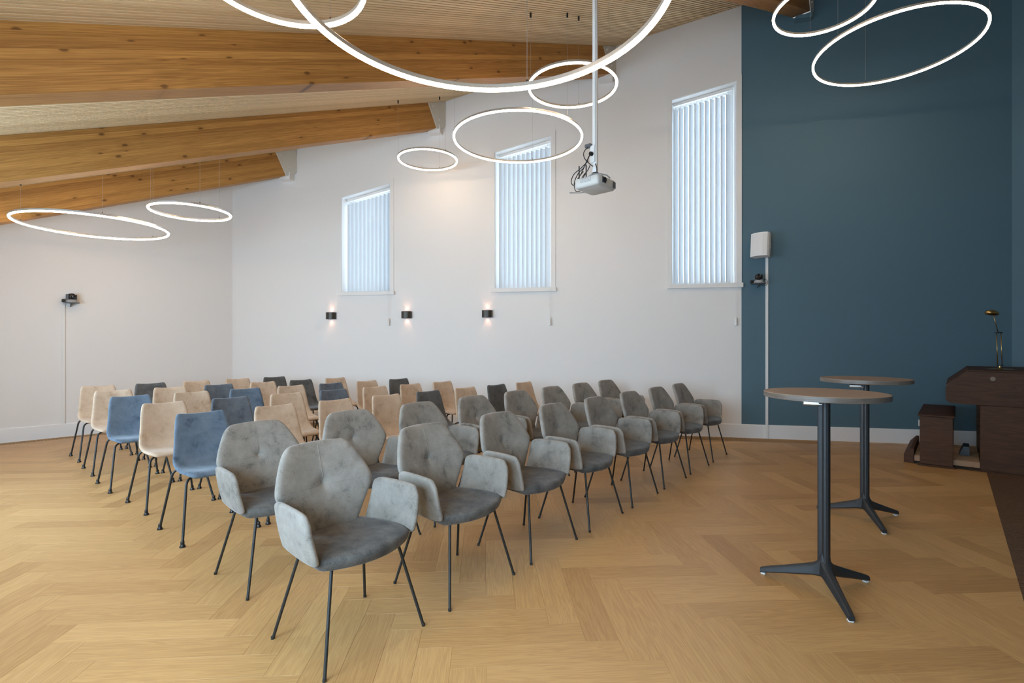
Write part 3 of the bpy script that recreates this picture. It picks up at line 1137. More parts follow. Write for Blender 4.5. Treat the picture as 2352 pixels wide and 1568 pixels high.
def make_shell_chair():
    e = thing('shell_chair', Matrix(), 'x', 'chair')
    prof = [(-0.203, 0.835), (-0.192, 0.795), (-0.178, 0.735), (-0.163, 0.67), (-0.150, 0.605), (-0.138, 0.545), (-0.118, 0.497), (-0.080, 0.463), (-0.030, 0.448), (0.035, 0.444), (0.10, 0.446), (0.155, 0.449), (0.195, 0.446), (0.215, 0.434)]
    hws = [0.158, 0.172, 0.180, 0.187, 0.194, 0.202, 0.210, 0.214, 0.213, 0.210, 0.204, 0.196, 0.182, 0.160]
    nc = 11
    rows = []
    for i, ((x, z), hw) in enumerate(zip(prof, hws)):
        if i == 0:
            dx, dz = prof[1][0] - x, prof[1][1] - z
        elif i == len(prof) - 1:
            dx, dz = x - prof[i - 1][0], z - prof[i - 1][1]
        else:
            dx, dz = prof[i + 1][0] - prof[i - 1][0], prof[i + 1][1] - prof[i - 1][1]
        ln = math.hypot(dx, dz)
        nx, nz = -dz / ln, dx / ln                  # towards the sitter
        dish = interp([(0, .020), (3, .026), (5, .034), (7, .036), (9, .016), (13, .0)], i)
        row = []
        for j in range(nc):
            u = j / (nc - 1) * 2 - 1
            k = dish * abs(u) ** 2.2
            zz = z + nz * k
            if i == 0:
                zz -= 0.008 * (1 - u * u) - 0.004
            row.append((x + nx * k, u * hw, zz))
        rows.append(row)
    sh = sheet(rows, 0.028).build('seat_shell', M['v_beige'], e, subsurf=1)
    object_material(sh, M['v_beige'])
    # frame under the shell
    mb = MB()
    for y in (-0.07, 0.07):
        mb.tube([(-0.10, y, 0.425), (0.12, y, 0.418)], 0.007, 8)
    mb.box((0.0, 0, 0.420), (0.17, 0.20, 0.008))
    mb.build('under_frame', M['leg_black'], e)
    leg_set(e, [(0.2485, -0.243), (0.2485, 0.243), (-0.2485, -0.243), (-0.2485, 0.243)],
            [(0.115, -0.180, 0.418), (0.115, 0.180, 0.418), (-0.175, -0.180, 0.432), (-0.175, 0.180, 0.432)], 0.0085, True, 0.045)
    return e

def make_arm_chair():
    e = thing('armchair', Matrix(), 'x', 'armchair')
    # backrest: rounded hexagon, dished, one button in the middle
    hw_t = [(0.44, 0.140), (0.50, 0.172), (0.58, 0.222), (0.63, 0.250), (0.655, 0.258), (0.69, 0.252), (0.75, 0.226), (0.80, 0.200), (0.835, 0.178), (0.858, 0.140)]
    x_t = [(0.44, -0.165), (0.50, -0.180), (0.60, -0.212), (0.70, -0.245), (0.80, -0.282), (0.86, -0.305)]
    zs = [0.44, 0.47, 0.51, 0.55, 0.59, 0.615, 0.635, 0.648, 0.660, 0.675, 0.70, 0.73, 0.76, 0.79, 0.82, 0.842, 0.856]
    us = [-1, -.85, -.66, -.45, -.26, -.12, -.045, 0, .045, .12, .26, .45, .66, .85, 1]
    rows = []
    for z in zs:
        hw, x = interp(hw_t, z), interp(x_t, z)
        row = []
        for u in us:
            y = u * hw
            fwd = 0.052 * (abs(y) / 0.26) ** 2.0
            d2 = (y * y + (z - 0.655) ** 2)
            dent = -0.022 * math.exp(-d2 / (2 * 0.018 ** 2)) - 0.006 * math.exp(-d2 / (2 * 0.05 ** 2))
            zz = z + (0.006 * (1 - u * u) if z > 0.85 else 0)
            row.append((x + fwd + dent, y, zz))
        rows.append(row)
    nr, nc = len(zs), len(us)
    rows = [list(reversed(r)) for r in rows]
    def th(i, j):
        edge = min(i, nr - 1 - i, j, nc - 1 - j)
        return 0.030 if edge == 0 else 0.040 if edge == 1 else 0.046
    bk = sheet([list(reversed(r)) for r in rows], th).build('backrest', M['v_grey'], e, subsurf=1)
    MB().lathe([(0.010, 0.0), (0.009, 0.003), (0.004, 0.005)], 12, (-0.2340, 0, 0.655), Matrix.Rotation(R(90 - 18), 3, 'Y')).build('button', M['v_grey'], bk, smooth=True)
    def on_back(y, z):
        d2 = y * y + (z - 0.655) ** 2
        return (interp(x_t, z) + 0.052 * (abs(y) / 0.26) ** 2.0 - 0.022 * math.exp(-d2 / (2 * 0.018 ** 2)) - 0.006 * math.exp(-d2 / (2 * 0.05 ** 2)) + 0.0243, y, z)
    MB().tube([on_back(0, z) for z in (0.675, 0.70, 0.74, 0.78, 0.82, 0.840)], 0.0011, 6).build('seam', M['v_grey'], bk)
    for sg in (-1, 1):
        MB().tube([on_back(sg * y, 0.655 + 0.03 * y) for y in (0.03, 0.06, 0.10, 0.15, 0.19)], 0.0010, 6).build('seam', M['v_grey'], bk)
    # seat cushion
    rows = []
    vs_ = [0, .08, .2, .35, .5, .65, .78, .88, .95, 1.0]
    for v in vs_:
        hw = interp([(0, .165), (.2, .205), (.5, .238), (.8, .250), (1, .238)], v)
        row = []
        for j in range(13):
            u = j / 6 - 1
            y = u * hw
            xf = 0.232 - 0.082 * (abs(y) / 0.238) ** 2
            x = -0.195 + (xf + 0.195) * v
            z = 0.440 - 0.016 * max(0, (v - .7) / .3) ** 2 - 0.006 * (1 - u * u) * math.sin(math.pi * min(1, v * 1.1))
            row.append((x, y, z))
        rows.append(row)
    sheet(rows, 0.056).build('seat', M['v_seat_shaded'], e, subsurf=1)
    # armrests: panels folded up from the seat's sides
    for sg in (-1, 1):
        bot = [(-0.19, 0.212, 0.425), (-0.08, 0.228, 0.425), (0.04, 0.243, 0.427), (0.12, 0.249, 0.430), (0.168, 0.246, 0.436)]
        top = [(-0.172, 0.263, 0.652), (-0.08, 0.274, 0.660), (0.04, 0.283, 0.660), (0.12, 0.288, 0.656), (0.160, 0.288, 0.640)]
        rows = []
        for i in range(9):
            t = i / 8
            row = []
            for k in range(9):
                kk = k / 2
                a = min(int(kk), 3)
                ft = kk - a
                b0 = Vector(bot[a]).lerp(Vector(bot[a + 1]), ft)
                t0 = Vector(top[a]).lerp(Vector(top[a + 1]), ft)
                p = b0.lerp(t0, t)
                p.y += 0.006 * math.sin(math.pi * t)
                if k == 8:
                    p.x += 0.010 * math.sin(math.pi * t) * (1 - t)
                    if i == 8:
                        p.x -= 0.018
                        p.z -= 0.008
                if k == 0 and i == 8:
                    p.x += 0.014
                    p.z -= 0.008
                row.append((p.x, p.y * sg, p.z))
            rows.append(row if sg > 0 else list(reversed(row)))
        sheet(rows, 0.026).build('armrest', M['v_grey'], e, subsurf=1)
    mb = MB()
    mb.box((0, 0, 0.404), (0.24, 0.24, 0.010))
    mb.tube([(-0.12, -0.15, 0.402), (0.12, 0.15, 0.402)], 0.007, 8)
    mb.tube([(-0.12, 0.15, 0.402), (0.12, -0.15, 0.402)], 0.007, 8)
    mb.build('under_frame', M['leg_black'], e)
    leg_set(e, [(0.2285, -0.257), (0.2285, 0.257), (-0.2285, -0.245), (-0.2285, 0.245)],
            [(0.140, -0.172, 0.405), (0.140, 0.172, 0.405), (-0.130, -0.165, 0.405), (-0.130, 0.165, 0.405)], 0.0074, False, 0.025)
    return e

ORD = ['first', 'second', 'third', 'fourth', 'fifth', 'sixth', 'seventh', 'eighth']
ROWS = [  # a0, spacing, c, drift of c, colours
    (1.309, .686, -2.122, -.013, 'GGGGGGGG'),
    (1.388, .668, -3.034, -.027, 'GGGGGGGG'),
    (1.398, .559, -4.109, -.005, 'NBBBDBDB'),
    (1.426, .540, -5.067, 0.0, 'BSBSBBB'),
    (1.395, .539, -6.010, .003, 'NBNBSBD'),
    (1.434, .542, -6.890, -.003, 'BBSBDB'),
    (1.471, .544, -7.794, -.013, 'BDBBD')]
CNAME = dict(N='blue', B='beige', D='charcoal', S='slate blue')
CMAT = dict(N='v_blue', B='v_beige', D='v_dark', S='v_slate')
arm = make_arm_chair()
shell = make_shell_chair()
bpy.context.view_layer.update()
arm_k, shell_k = kids_of(arm), kids_of(shell)
used = {0: False, 1: False}
for r, (a0, da, c0, dc, cols) in enumerate(ROWS):
    for i, ccode in enumerate(cols):
        p = CA * (a0 + da * i) + CC * (c0 + dc * i)
        jit = R(random.uniform(-1.5, 1.5))
        x = (Matrix.Rotation(jit, 3, 'Z') @ CC)
        mtx = frame(p, x)
        isarm = ccode == 'G'
        src, ks = (arm, arm_k) if isarm else (shell, shell_k)
        key = 0 if isarm else 1
        if not used[key]:
            o = src
            o.matrix_world = mtx
            used[key] = True
            if not isarm:
                for ch, _ in ks:
                    if ch.material_slots[0].link == 'OBJECT':
                        ch.material_slots[0].material = M[CMAT[ccode]]
        else:
            o = copy_tree(src, ks, mtx, None if isarm else M[CMAT[ccode]])
        pos = ORD[i] + ' from the left'
        if isarm:
            o['label'] = 'grey velvet armchair in the %s row, %s' % (['front', 'second'][r], pos)
            o['group'] = 'grey velvet armchairs in the first two rows'
        else:
            o['label'] = '%s velvet shell chair in the %s row from the front, %s' % (CNAME[ccode], ORD[r] if r < 6 else 'last', pos)
            o['group'] = 'velvet shell chairs in the back rows'

# ------------------------------------------------------------------ bar tables
def bar_table(x, y, rot, label):
    e = thing('bar_table', Matrix.Translation((x, y, 0)) @ Matrix.Rotation(R(rot), 4, 'Z'), label, 'table', 'round bar tables')
    zt = 1.087
    top = MB().lathe([(0.292, zt - 0.030), (0.2975, zt - 0.0285), (0.2985, zt - 0.002), (0.2965, zt)], 72).build('tabletop', M['table_top'], e, smooth=True, angle=40)
    MB().sweep_ring(0.2985, [(-0.002, zt - 0.028), (0.0012, zt - 0.028), (0.0012, zt - 0.0022), (-0.002, zt - 0.0022)], 72).build('edge_band', M['table_edge'], top, smooth=True, angle=40)
    MB().lathe([(0.07, zt - 0.048), (0.11, zt - 0.042), (0.135, zt - 0.0305)], 40).build('mounting_disc', M['table_edge'], e, smooth=True, angle=40)
    # three-lobed column
    poly = []
    for k in range(3):
        a0_ = 2 * math.pi * k / 3
        for da_, rr in ((-34, .0265), (-24, .031), (-10, .0335), (10, .0335), (24, .031), (34, .0265), (60, .0190)):
            a = a0_ + R(da_)
            poly.append((rr * math.cos(a), rr * math.sin(a), 0.10))
    MB().prism(poly, (0, 0, zt - 0.048 - 0.10)).build('column', M['table_metal'], e)
    hub = MB()
    hub.lathe([(0.020, 0.080), (0.030, 0.084), (0.034, 0.100), (0.033, 0.150), (0.028, 0.185), (0.020, 0.21)], 24)
    hub.build('hub', M['table_metal'], e, smooth=True, angle=50)
    for k in range(3):
        a = 2 * math.pi * k / 3
        m = Matrix.Rotation(a, 3, 'Z')
        st = [(0.012, 0.034, 0.082, 0.185), (0.040, 0.030, 0.080, 0.152), (0.060, 0.028, 0.077, 0.138), (0.11, 0.025, 0.064, 0.118), (0.20, 0.021, 0.042, 0.084), (0.295, 0.018, 0.018, 0.050), (0.327, 0.016, 0.010, 0.037)]
        vs, fs = [], []
        for (xx, hw, z0, z1) in st:
            b_ = hw * 0.35
            for (yy, zz) in ((-hw + b_, z0), (hw - b_, z0), (hw, z0 + b_), (hw * .8, z1 - b_), (hw * .8 - b_, z1), (-hw * .8 + b_, z1), (-hw * .8, z1 - b_), (-hw, z0 + b_)):
                vs.append(m @ Vector((xx, yy, zz)))
        for i in range(len(st) - 1):
            for j in range(8):
                jj = (j + 1) % 8
                fs.append((i * 8 + j, i * 8 + jj, (i + 1) * 8 + jj, (i + 1) * 8 + j))
        fs.append(tuple(reversed(range(8))))
        fs.append(tuple(range((len(st) - 1) * 8, len(st) * 8)))
        lg = MB().add(vs, fs).build('leg', M['table_metal'], e, smooth=True, angle=40)
        MB().box(m @ Vector((0.312, 0, 0.0055)), (0.026, 0.026, 0.010), m, bevel=0.003).build('foot_pad', M['plastic_white'], lg)
    # tilt mechanism under the top
    m = Matrix.Rotation(R(150 - rot), 3, 'Z')
    tl = MB().box(m @ Vector((0.055, 0, zt - 0.062)), (0.10, 0.030, 0.026), m, bevel=0.006).build('tilt_lever', M['chrome'], e)
    MB().box((0, 0, zt - 0.056), (0.05, 0.05, 0.018), bevel=0.004).build('top_bracket', M['table_metal'], e)
    return e

bar_table(1.677, 2.764, 139, 'round bar table with oak top on anthracite tripod, nearer of two')
bar_table(2.676, 3.894, 136, 'round bar table with oak top on anthracite tripod, farther of two')

# ------------------------------------------------------------------ projector on its ceiling pole
PX, PY, PZ = 0.672, 4.40, 2.738
pm = frame((PX, PY, PZ), S)                          # local x: lens direction, y: along the beams
e = thing('projector', pm, 'white projector with cables on a ceiling pole', 'projector')
poly = []
def rrect(hx, hy, r, n=4):
    out = []
    for cx_, cy_, a0_ in ((hx - r, hy - r, 0), (-hx + r, hy - r, 90), (-hx + r, -hy + r, 180), (hx - r, -hy + r, 270)):
        for i in range(n + 1):
            a = R(a0_ + 90 * i / n)
            out.append((cx_ + r * math.cos(a), cy_ + r * math.sin(a)))
    return out
rr = []
for z, ins in ((-0.048, 0.022), (-0.044, 0.010), (-0.030, 0.002), (0.020, 0.0), (0.034, 0.006), (0.038, 0.018)):
    rr.append([(x, y, z) for x, y in rrect(0.125 - ins, 0.145 - ins, 0.028)])
mb = MB()
n = len(rr[0])
mb.add([v for ring in rr for v in ring], [(i * n + j, i * n + (j + 1) % n, (i + 1) * n + (j + 1) % n, (i + 1) * n + j) for i in range(len(rr) - 1) for j in range(n)] + [tuple(reversed(range(n))), tuple(range((len(rr) - 1) * n, len(rr) * n))])
body = mb.build('body', M['projector'], e, smooth=True, angle=45)
mb = MB()
for i in range(7):
    for j in range(4):
        mb.box((-0.05 + i * 0.016, -0.1452, -0.006 + j * 0.011), (0.010, 0.002, 0.0055))
mb.build('vent', M['plastic_grey'], body)
mb = MB()
for i in range(8):
    mb.box((0.1255, 0.085 + (i % 8) * 0.006, -0.005), (0.003, 0.0028, 0.055))
mb.build('front_vent', M['camera_grey'], body)
lm = MB().box((0.1255, -0.055, 0.004), (0.006, 0.062, 0.052), bevel=0.003).build('lens_frame', M['camera_grey'], body)
MB().lathe([(0.022, 0.0), (0.022, 0.010), (0.016, 0.012), (0.004, 0.009)], 20, (0.127, -0.055, 0.004), Matrix.Rotation(R(90), 3, 'Y')).build('lens', M['lens'], lm, smooth=True, angle=40)
mount = MB()
mount.box((0, 0, 0.050), (0.13, 0.11, 0.014), bevel=0.003)
mount.tube([(0.0, -0.11, 0.042), (0.03, -0.10, 0.060), (0.08, -0.05, 0.066), (0.115, 0.0, 0.058), (0.125, 0.04, 0.040)], 0.006, 8)
mount.tube([(-0.10, 0.10, 0.042), (-0.05, 0.06, 0.062), (0.0, 0.0, 0.066)], 0.006, 8)
mount.box((-0.06, 0.05, 0.045), (0.10, 0.014, 0.012), Matrix.Rotation(R(35), 3, 'Z'))
mount.box((0.06, -0.06, 0.045), (0.10, 0.014, 0.012), Matrix.Rotation(R(35), 3, 'Z'))
mount.build('ceiling_mount', M['plastic_grey'], e)
MB().lathe([(0.030, 0.057), (0.032, 0.062), (0.032, 0.098), (0.026, 0.104)], 18).build('swivel', M['black'], e, smooth=True, angle=40)
ztop = ceil_z(Vector((PX, PY, 0))) - PZ
pole = MB()
pole.box((0, 0, (0.104 + ztop) / 2), (0.044, 0.030, ztop - 0.104), bevel=0.004)
pole.box((0.006, -0.019, (0.32 + ztop) / 2), (0.014, 0.010, ztop - 0.32))
pole.build('pole', M['plastic_white'], e)
MB().box((-0.012, -0.022, 0.265), (0.046, 0.014, 0.15), bevel=0.004).build('socket_block', M['plastic_white'], e)
MB().lathe([(0.018, 0.0), (0.018, 0.024), (0.010, 0.034)], 14, (-0.016, -0.028, 0.262), Matrix.Rotation(R(90), 3, 'X')).build('plug', M['black'], e, smooth=True, angle=40)
MB().box((-0.055, -0.02, 0.345), (0.062, 0.040, 0.030), bevel=0.004).build('receiver_box', M['camera_grey'], e)
cab = [
    [(-0.016, -0.06, 0.25), (-0.04, -0.07, 0.20), (-0.09, -0.06, 0.13), (-0.15, -0.03, 0.09), (-0.19, -0.02, 0.03), (-0.16, -0.03, 0.01), (-0.12, -0.02, 0.07), (-0.06, -0.04, 0.12)],
    [(-0.02, -0.06, 0.24), (-0.07, -0.07, 0.15), (-0.13, -0.07, 0.11), (-0.185, -0.05, 0.05), (-0.19, -0.03, -0.02), (-0.145, -0.02, -0.03), (-0.12, -0.02, 0.0)],
    [(-0.03, -0.06, 0.20), (-0.09, -0.09, 0.14), (-0.155, -0.10, 0.10), (-0.20, -0.08, 0.05), (-0.185, -0.06, 0.02), (-0.13, -0.07, 0.07), (-0.07, -0.08, 0.11)],
    [(-0.05, -0.04, 0.33), (-0.085, -0.05, 0.29), (-0.08, -0.05, 0.24), (-0.04, -0.05, 0.19), (0.0, -0.04, 0.15)],
    [(-0.02, -0.05, 0.16), (-0.06, -0.03, 0.13), (-0.11, -0.02, 0.10), (-0.14, -0.03, 0.04), (-0.10, -0.02, 0.04)],
    [(0.02, -0.03, 0.17), (0.04, -0.04, 0.13), (0.05, -0.05, 0.08), (0.045, -0.02, 0.06)]]
for pts in cab:
    P = [Vector(p) for p in pts]
    out = []
    for i in range(len(P) - 1):
        p0, p1, p2, p3 = P[max(i - 1, 0)], P[i], P[i + 1], P[min(i + 2, len(P) - 1)]
        for k in range(5):
            t = k / 5
            out.append(0.5 * ((2 * p1) + (p2 - p0) * t + (2 * p0 - 5 * p1 + 4 * p2 - p3) * t * t + (3 * p1 - p0 - 3 * p2 + p3) * t ** 3))
    out.append(P[-1])
    MB().tube(out, 0.004, 7).build('cable', M['black'], e, smooth=True)
for (x, y, hh) in ((-0.135, 0.06, 0.20), (-0.135, -0.05, 0.16)):
    MB().tube([(x, y, 0.02), (x, y, 0.02 + hh)], 0.0055, 8).build('antenna', M['black'], e)
MB().tube([(-0.12, 0.03, -0.035), (-0.15, -0.02, -0.045), (-0.20, -0.10, -0.052)], [0.003, 0.004, 0.005], 8).build('antenna', M['plastic_grey'], e)

# ------------------------------------------------------------------ loudspeaker, cameras, cable ducts
def ptz_camera(mtx, label, turn):
    e = thing('conference_camera', mtx, label, 'camera', 'wall cameras')
    # local x along the wall, y outwards through the wall, z up; the room is at -y
    MB().box((0, -0.075, 0.006), (0.17, 0.15, 0.012), bevel=0.002).build('shelf', M['camera_grey'], e)
    MB().prism([(-0.006, -0.002, 0), (-0.006, -0.10, 0), (-0.006, -0.002, -0.05)], (0.012, 0, 0)).build('shelf_bracket', M['camera_grey'], e)
    m = Matrix.Rotation(R(turn), 3, 'Z')
    base = Vector((0, -0.085, 0))
    MB().lathe([(0.062, 0.012), (0.064, 0.020), (0.060, 0.042), (0.052, 0.050)], 28, base).build('base', M['plastic_grey'], e, smooth=True, angle=40)
    yk = MB()
    for sg in (-1, 1):
        yk.box(base + m @ Vector((sg * 0.053, 0, 0.088)), (0.013, 0.052, 0.082), m, bevel=0.004)
    yk.box(base + m @ Vector((0, 0, 0.056)), (0.11, 0.05, 0.014), m, bevel=0.004)
    yk.build('yoke', M['camera_grey'], e)
    hd = MB().lathe([(0.012, -0.044), (0.034, -0.042), (0.044, -0.030), (0.046, 0.0), (0.044, 0.028), (0.036, 0.040), (0.02, 0.044)], 24, base + Vector((0, 0, 0.098)), m @ Matrix.Rotation(R(90), 3, 'X')).build('head', M['black'], e, smooth=True, angle=50)
    MB().lathe([(0.030, 0.030), (0.031, 0.050), (0.024, 0.054), (0.020, 0.046), (0.004, 0.044)], 24, base + Vector((0, 0, 0.100)), m @ Matrix.Rotation(R(90), 3, 'X')).build('lens', M['lens'], hd, smooth=True, angle=30)
    MB().box((-0.085 if turn < 30 else -0.07, -0.05, 0.035), (0.034, 0.05, 0.045), bevel=0.005).build('power_brick', M['black'], e)
    if turn < 0:
        arc = [Vector((0.085 + 0.045 * math.sin(t), -0.03, 0.025 + 0.045 * math.cos(t))) for t in [math.pi * k / 12 for k in range(13)]]
        MB().tube([Vector((0.05, -0.05, 0.06))] + arc + [Vector((0.05, -0.04, -0.012))], 0.0028, 6).build('cable', M['black'], e, smooth=True)
    return e

ptz_camera(frame(wp(8.735, 2.205, 0.0), W), 'dark conference camera on a shelf on the blue wall below the loudspeaker', -8)
mleft = frame(C0 - B * 2.185 + UP * 1.945, B)         # local y points out through the left wall
ptz_camera(mleft, 'dark conference camera on a shelf on the white left wall', 22)

def duct(name_label, mtx, z0, z1, low=True):
    e = thing('cable_duct', mtx, name_label, 'cable duct')
    MB().box((0, -0.008, (z0 + z1) / 2), (0.036, 0.015, z1 - z0), bevel=0.003).build('cover', M['plastic_white'], e)
    MB().box((0, -0.009, z1 + 0.002), (0.040, 0.017, 0.012), bevel=0.002).build('end_cap', M['plastic_white'], e)
    if low:
        MB().box((0, -0.025, 0.098), (0.034, 0.016, 0.194), bevel=0.003).build('lower_cover', M['plastic_white'], e)
    return e
duct('white vertical cable duct on the blue wall below the loudspeaker', frame(wp(8.861, 0, 0), W), 0.197, 2.60)
duct('thin white vertical cable duct below the camera on the left wall', frame(C0 - B * 2.262, B), 0.197, 1.925, False)

e = thing('loudspeaker', frame(wp(8.80, 2.735, 0), W), 'white wall loudspeaker turned to the left on the blue wall', 'loudspeaker')
MB().box((0.075, -0.006, 0), (0.05, 0.012, 0.20), bevel=0.002).build('wall_plate', M['camera_grey'], e)
MB().tube([(0.075, -0.01, 0), (0.045, -0.10, 0)], 0.014, 10).build('swivel_arm', M['plastic_white'], e)
m = Matrix.Rotation(R(-38), 3, 'Z') @ Matrix.Rotation(R(-5), 3, 'X')
c = Vector((-0.055, -0.145, 0.005))
mb = MB()
prof = [(-0.105, 0.075), (0.105, 0.075), (0.125, -0.02), (0.115, -0.055), (0.06, -0.080), (0, -0.088), (-0.06, -0.080), (-0.115, -0.055), (-0.125, -0.02)]
prof = [(x, y) for x, y in prof]
bb = MB()
bb.prism([c + m @ Vector((x, y, -0.165)) for x, y in reversed(prof)], m @ Vector((0, 0, 0.33)))
cab_ = bb.build('cabinet', M['plastic_white'], e, smooth=True, angle=25)
gr = MB()
gp = [(-0.113, -0.058), (-0.06, -0.0830), (0, -0.091), (0.06, -0.0830), (0.113, -0.058)]
rows = [[c + m @ Vector((x, y, z)) for x, y in gp] for z in (-0.15, 0.15)]
sheet(rows, 0.004).build('grille_cover', plain('white_speaker_mesh', (0.70, 0.69, 0.67), 0.6, var=0.12, scale=900, bump=0.3, bscale=900), cab_)
MB().lathe([(0.009, 0.0), (0.008, 0.004)], 14, c + m @ Vector((0.0, -0.094, -0.125)), m @ Matrix.Rotation(R(90), 3, 'X')).build('badge', M['white'], cab_)
for sg in (-1, 1):
    MB().lathe([(0.020, -0.006), (0.022, 0.0), (0.018, 0.012)], 16, c + m @ Vector((0.09, 0.07, 0.0)) + Vector((0, 0, 0.02 * sg)), m @ Matrix.Rotation(R(-90), 3, 'X')).build('knob', M['plastic_white'], e, smooth=True, angle=40)

# sockets and switches
e = thing('wall_socket', frame(wp(10.80, 0.285, 0), W), 'small white wall socket just above the baseboard behind the organ bench', 'socket')
MB().box((0, -0.009, 0), (0.08, 0.018, 0.085), bevel=0.003).build('plate', M['plastic_white'], e)
MB().lathe([(0.022, 0.0), (0.021, -0.003)], 16, (0, -0.0185, 0), Matrix.Rotation(R(-90), 3, 'X')).build('outlet', M['plastic_grey'], e)
pr = CR + WR * 0.35
e = thing('wall_switch', frame(pr + UP * 1.27, -WR), 'narrow blue wall plate with white rim on the right wall above the organ', 'switch')
sgn = 1 if UP.cross(-WR).dot(NR) > 0 else -1
MB().box((0, sgn * 0.004, 0), (0.09, 0.008, 0.20), bevel=0.002).build('plate', M['plastic_white'], e)
MB().box((0, sgn * 0.0085, 0), (0.082, 0.004, 0.192), bevel=0.001).build('rocker', M['blue'], e)

# ------------------------------------------------------------------ organ, bench, pedalboard, lamp
OA = R(131)
OD = Vector((math.sin(OA), math.cos(OA), 0))          # from bench to console
OL = Vector((math.sin(OA - math.pi / 2), math.cos(OA - math.pi / 2), 0))   # along the keyboards, away from the camera
OO = Vector((4.905, 5.363, 0))
om = frame(OO, OD)                                    # x: depth, y: along the keyboards
LEN = 1.30
e = thing('organ_console', om, 'dark walnut organ console at the right edge before the blue wall', 'organ')
for y0 in (0.0, LEN - 0.03):
    MB().box((0.36, y0 + 0.015, 0.355), (0.72, 0.03, 0.69), bevel=0.003).build('side_panel', M['organ'], e)
    MB().box((0.34, y0 + 0.015, 0.0075), (0.86, 0.075, 0.015), bevel=0.003).build('foot_rail', M['organ'], e)
for y0 in (-0.012, LEN - 0.022):
    pf = [(-0.278, 0.745), (-0.262, 0.725), (-0.20, 0.705), (0.75, 0.700), (0.75, 1.055), (-0.10, 1.055), (-0.268, 0.905), (-0.278, 0.885)]
    MB().prism([(x, y0, z) for x, z in pf], (0, 0.034, 0)).build('cheek', M['organ'], e)
MB().box((0.33, LEN / 2, 1.064), (0.86, LEN + 0.05, 0.018), bevel=0.004).build('lid', M['organ'], e)
MB().box((-0.18, LEN / 2, 0.985), (0.24, LEN - 0.05, 0.014), Matrix.Rotation(-math.atan2(0.15, 0.168), 3, 'Y')).build('roll_top', M['organ'], e)
MB().box((0.24, LEN / 2, 0.72), (0.98, LEN - 0.05, 0.03)).build('key_bed', M['organ'], e)
MB().box((-0.262, LEN / 2, 0.80), (0.02, LEN - 0.05, 0.14)).build('key_slip', M['organ'], e)
MB().box((0.70, LEN / 2, 0.52), (0.03, LEN - 0.06, 1.02)).build('back_panel', M['organ'], e)
MB().box((0.10, LEN / 2, 0.36), (0.025, LEN - 0.06, 0.68)).build('knee_panel', M['organ'], e)
MB().lathe([(0.024, 0), (0.022, 0.004), (0.0, 0.005)], 18, (0.10, -0.012, 0.985), Matrix.Rotation(R(90), 3, 'X')).build('lock_plate', plain('dull_brass', (0.16, 0.10, 0.055), 0.5, var=0.2), e)

e = thing('organ_bench', frame(Vector((4.484, 5.64, 0)), OD), 'dark brown organ bench left of the console', 'bench')
for y0 in (0.0, 1.19):
    MB().box((0.142, y0 + 0.0125, 0.285), (0.282, 0.025, 0.53), bevel=0.003).build('side_panel', M['organ'], e)
    MB().box((0.142, y0 + 0.0125, 0.010), (0.32, 0.05, 0.020), bevel=0.003).build('foot_rail', M['organ'], e)
MB().box((0.142, 0.607, 0.561), (0.315, 1.26, 0.022), bevel=0.005).build('seat', M['organ'], e)
MB().box((0.142, 0.607, 0.42), (0.02, 1.165, 0.16)).build('stretcher', M['organ'], e)

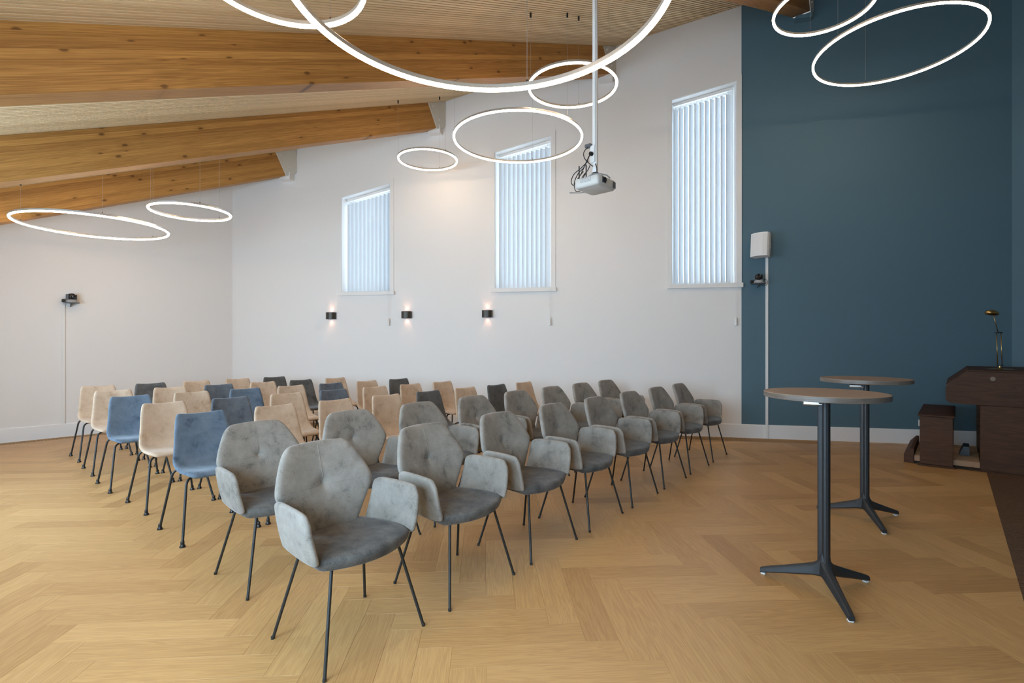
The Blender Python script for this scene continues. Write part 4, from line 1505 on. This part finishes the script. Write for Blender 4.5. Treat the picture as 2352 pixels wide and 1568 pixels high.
e = thing('organ_pedalboard', frame(Vector((4.484, 5.64, 0)) + OL * 0.06, OD), 'organ pedalboard with worn wooden pedals under the bench', 'pedalboard')
MB().prism([(-0.145, 0, 0.002), (-0.055, 0, 0.002), (-0.055, 0, 0.165), (-0.085, 0, 0.165), (-0.145, 0, 0.095)], (0, 1.08, 0)).build('heel_rail', M['organ'], e)
MB().box((0.225, 0.010, 0.062), (0.55, 0.020, 0.060), bevel=0.003).build('side_board', M['organ_light'], e)
MB().box((0.225, 1.07, 0.062), (0.55, 0.020, 0.060), bevel=0.003).build('side_board', M['organ_light'], e)
MB().box((0.225, 0.54, 0.016), (0.55, 1.08, 0.028)).build('base_board', M['trough'], e)
for i in range(21):
    y = 0.050 + i * 0.049
    MB().box((0.225, y, 0.082), (0.55, 0.024, 0.030), bevel=0.004).build('pedal', M['organ_light'], e)
MB().prism([(0.33, 0.30, 0.10), (0.42, 0.30, 0.10), (0.42, 0.30, 0.20), (0.37, 0.30, 0.20)], (0, 0.28, 0)).build('swell_pedal', M['black'], e)

lp = Vector((5.18, 5.43, 1.0745))
e = thing('desk_lamp', frame(lp, (1, 0, 0)), 'brass desk lamp with oval head standing on the organ', 'lamp')
MB().lathe([(0.118, 0.0), (0.120, 0.003), (0.10, 0.009), (0.05, 0.015), (0.018, 0.020), (0.012, 0.024), (0.012, 0.045), (0.008, 0.048)], 36).build('base', M['brass'], e, smooth=True, angle=40)
for x in (-0.024, 0.024):
    MB().tube([(x, 0, 0.045), (x - 0.012, 0, 0.40)], 0.0042, 10).build('rod', M['brass'], e, smooth=True)
MB().box((0, 0, 0.045), (0.072, 0.018, 0.010), bevel=0.003).build('crossbar', M['black'], e)
MB().box((-0.012, 0, 0.40), (0.085, 0.018, 0.010), bevel=0.003).build('crossbar', M['black'], e)
MB().tube([(-0.020, 0, 0.402), (-0.055, -0.01, 0.50), (-0.085, -0.02, 0.575)], 0.004, 10).build('arm', M['brass'], e, smooth=True)
MB().lathe([(0.004, 0.030), (0.03, 0.026), (0.05, 0.014), (0.062, 0.0), (0.058, -0.012), (0.045, -0.020), (0.02, -0.024), (0.004, -0.025)], 28, (-0.108, -0.025, 0.61), Matrix.Rotation(R(8), 3, 'Y') @ Matrix.Diagonal((1.1, 0.8, 1.1)).to_3x3()).build('shade', M['brass'], e, smooth=True, angle=60)

# turn the whole place so that the beams run along the world's y axis (keeps long parts axis-aligned)
bpy.context.view_layer.update()
TURN = Matrix.Rotation(AZ, 4, 'Z')
for o in bpy.data.objects:
    if o.parent is None:
        o.matrix_world = TURN @ o.matrix_world
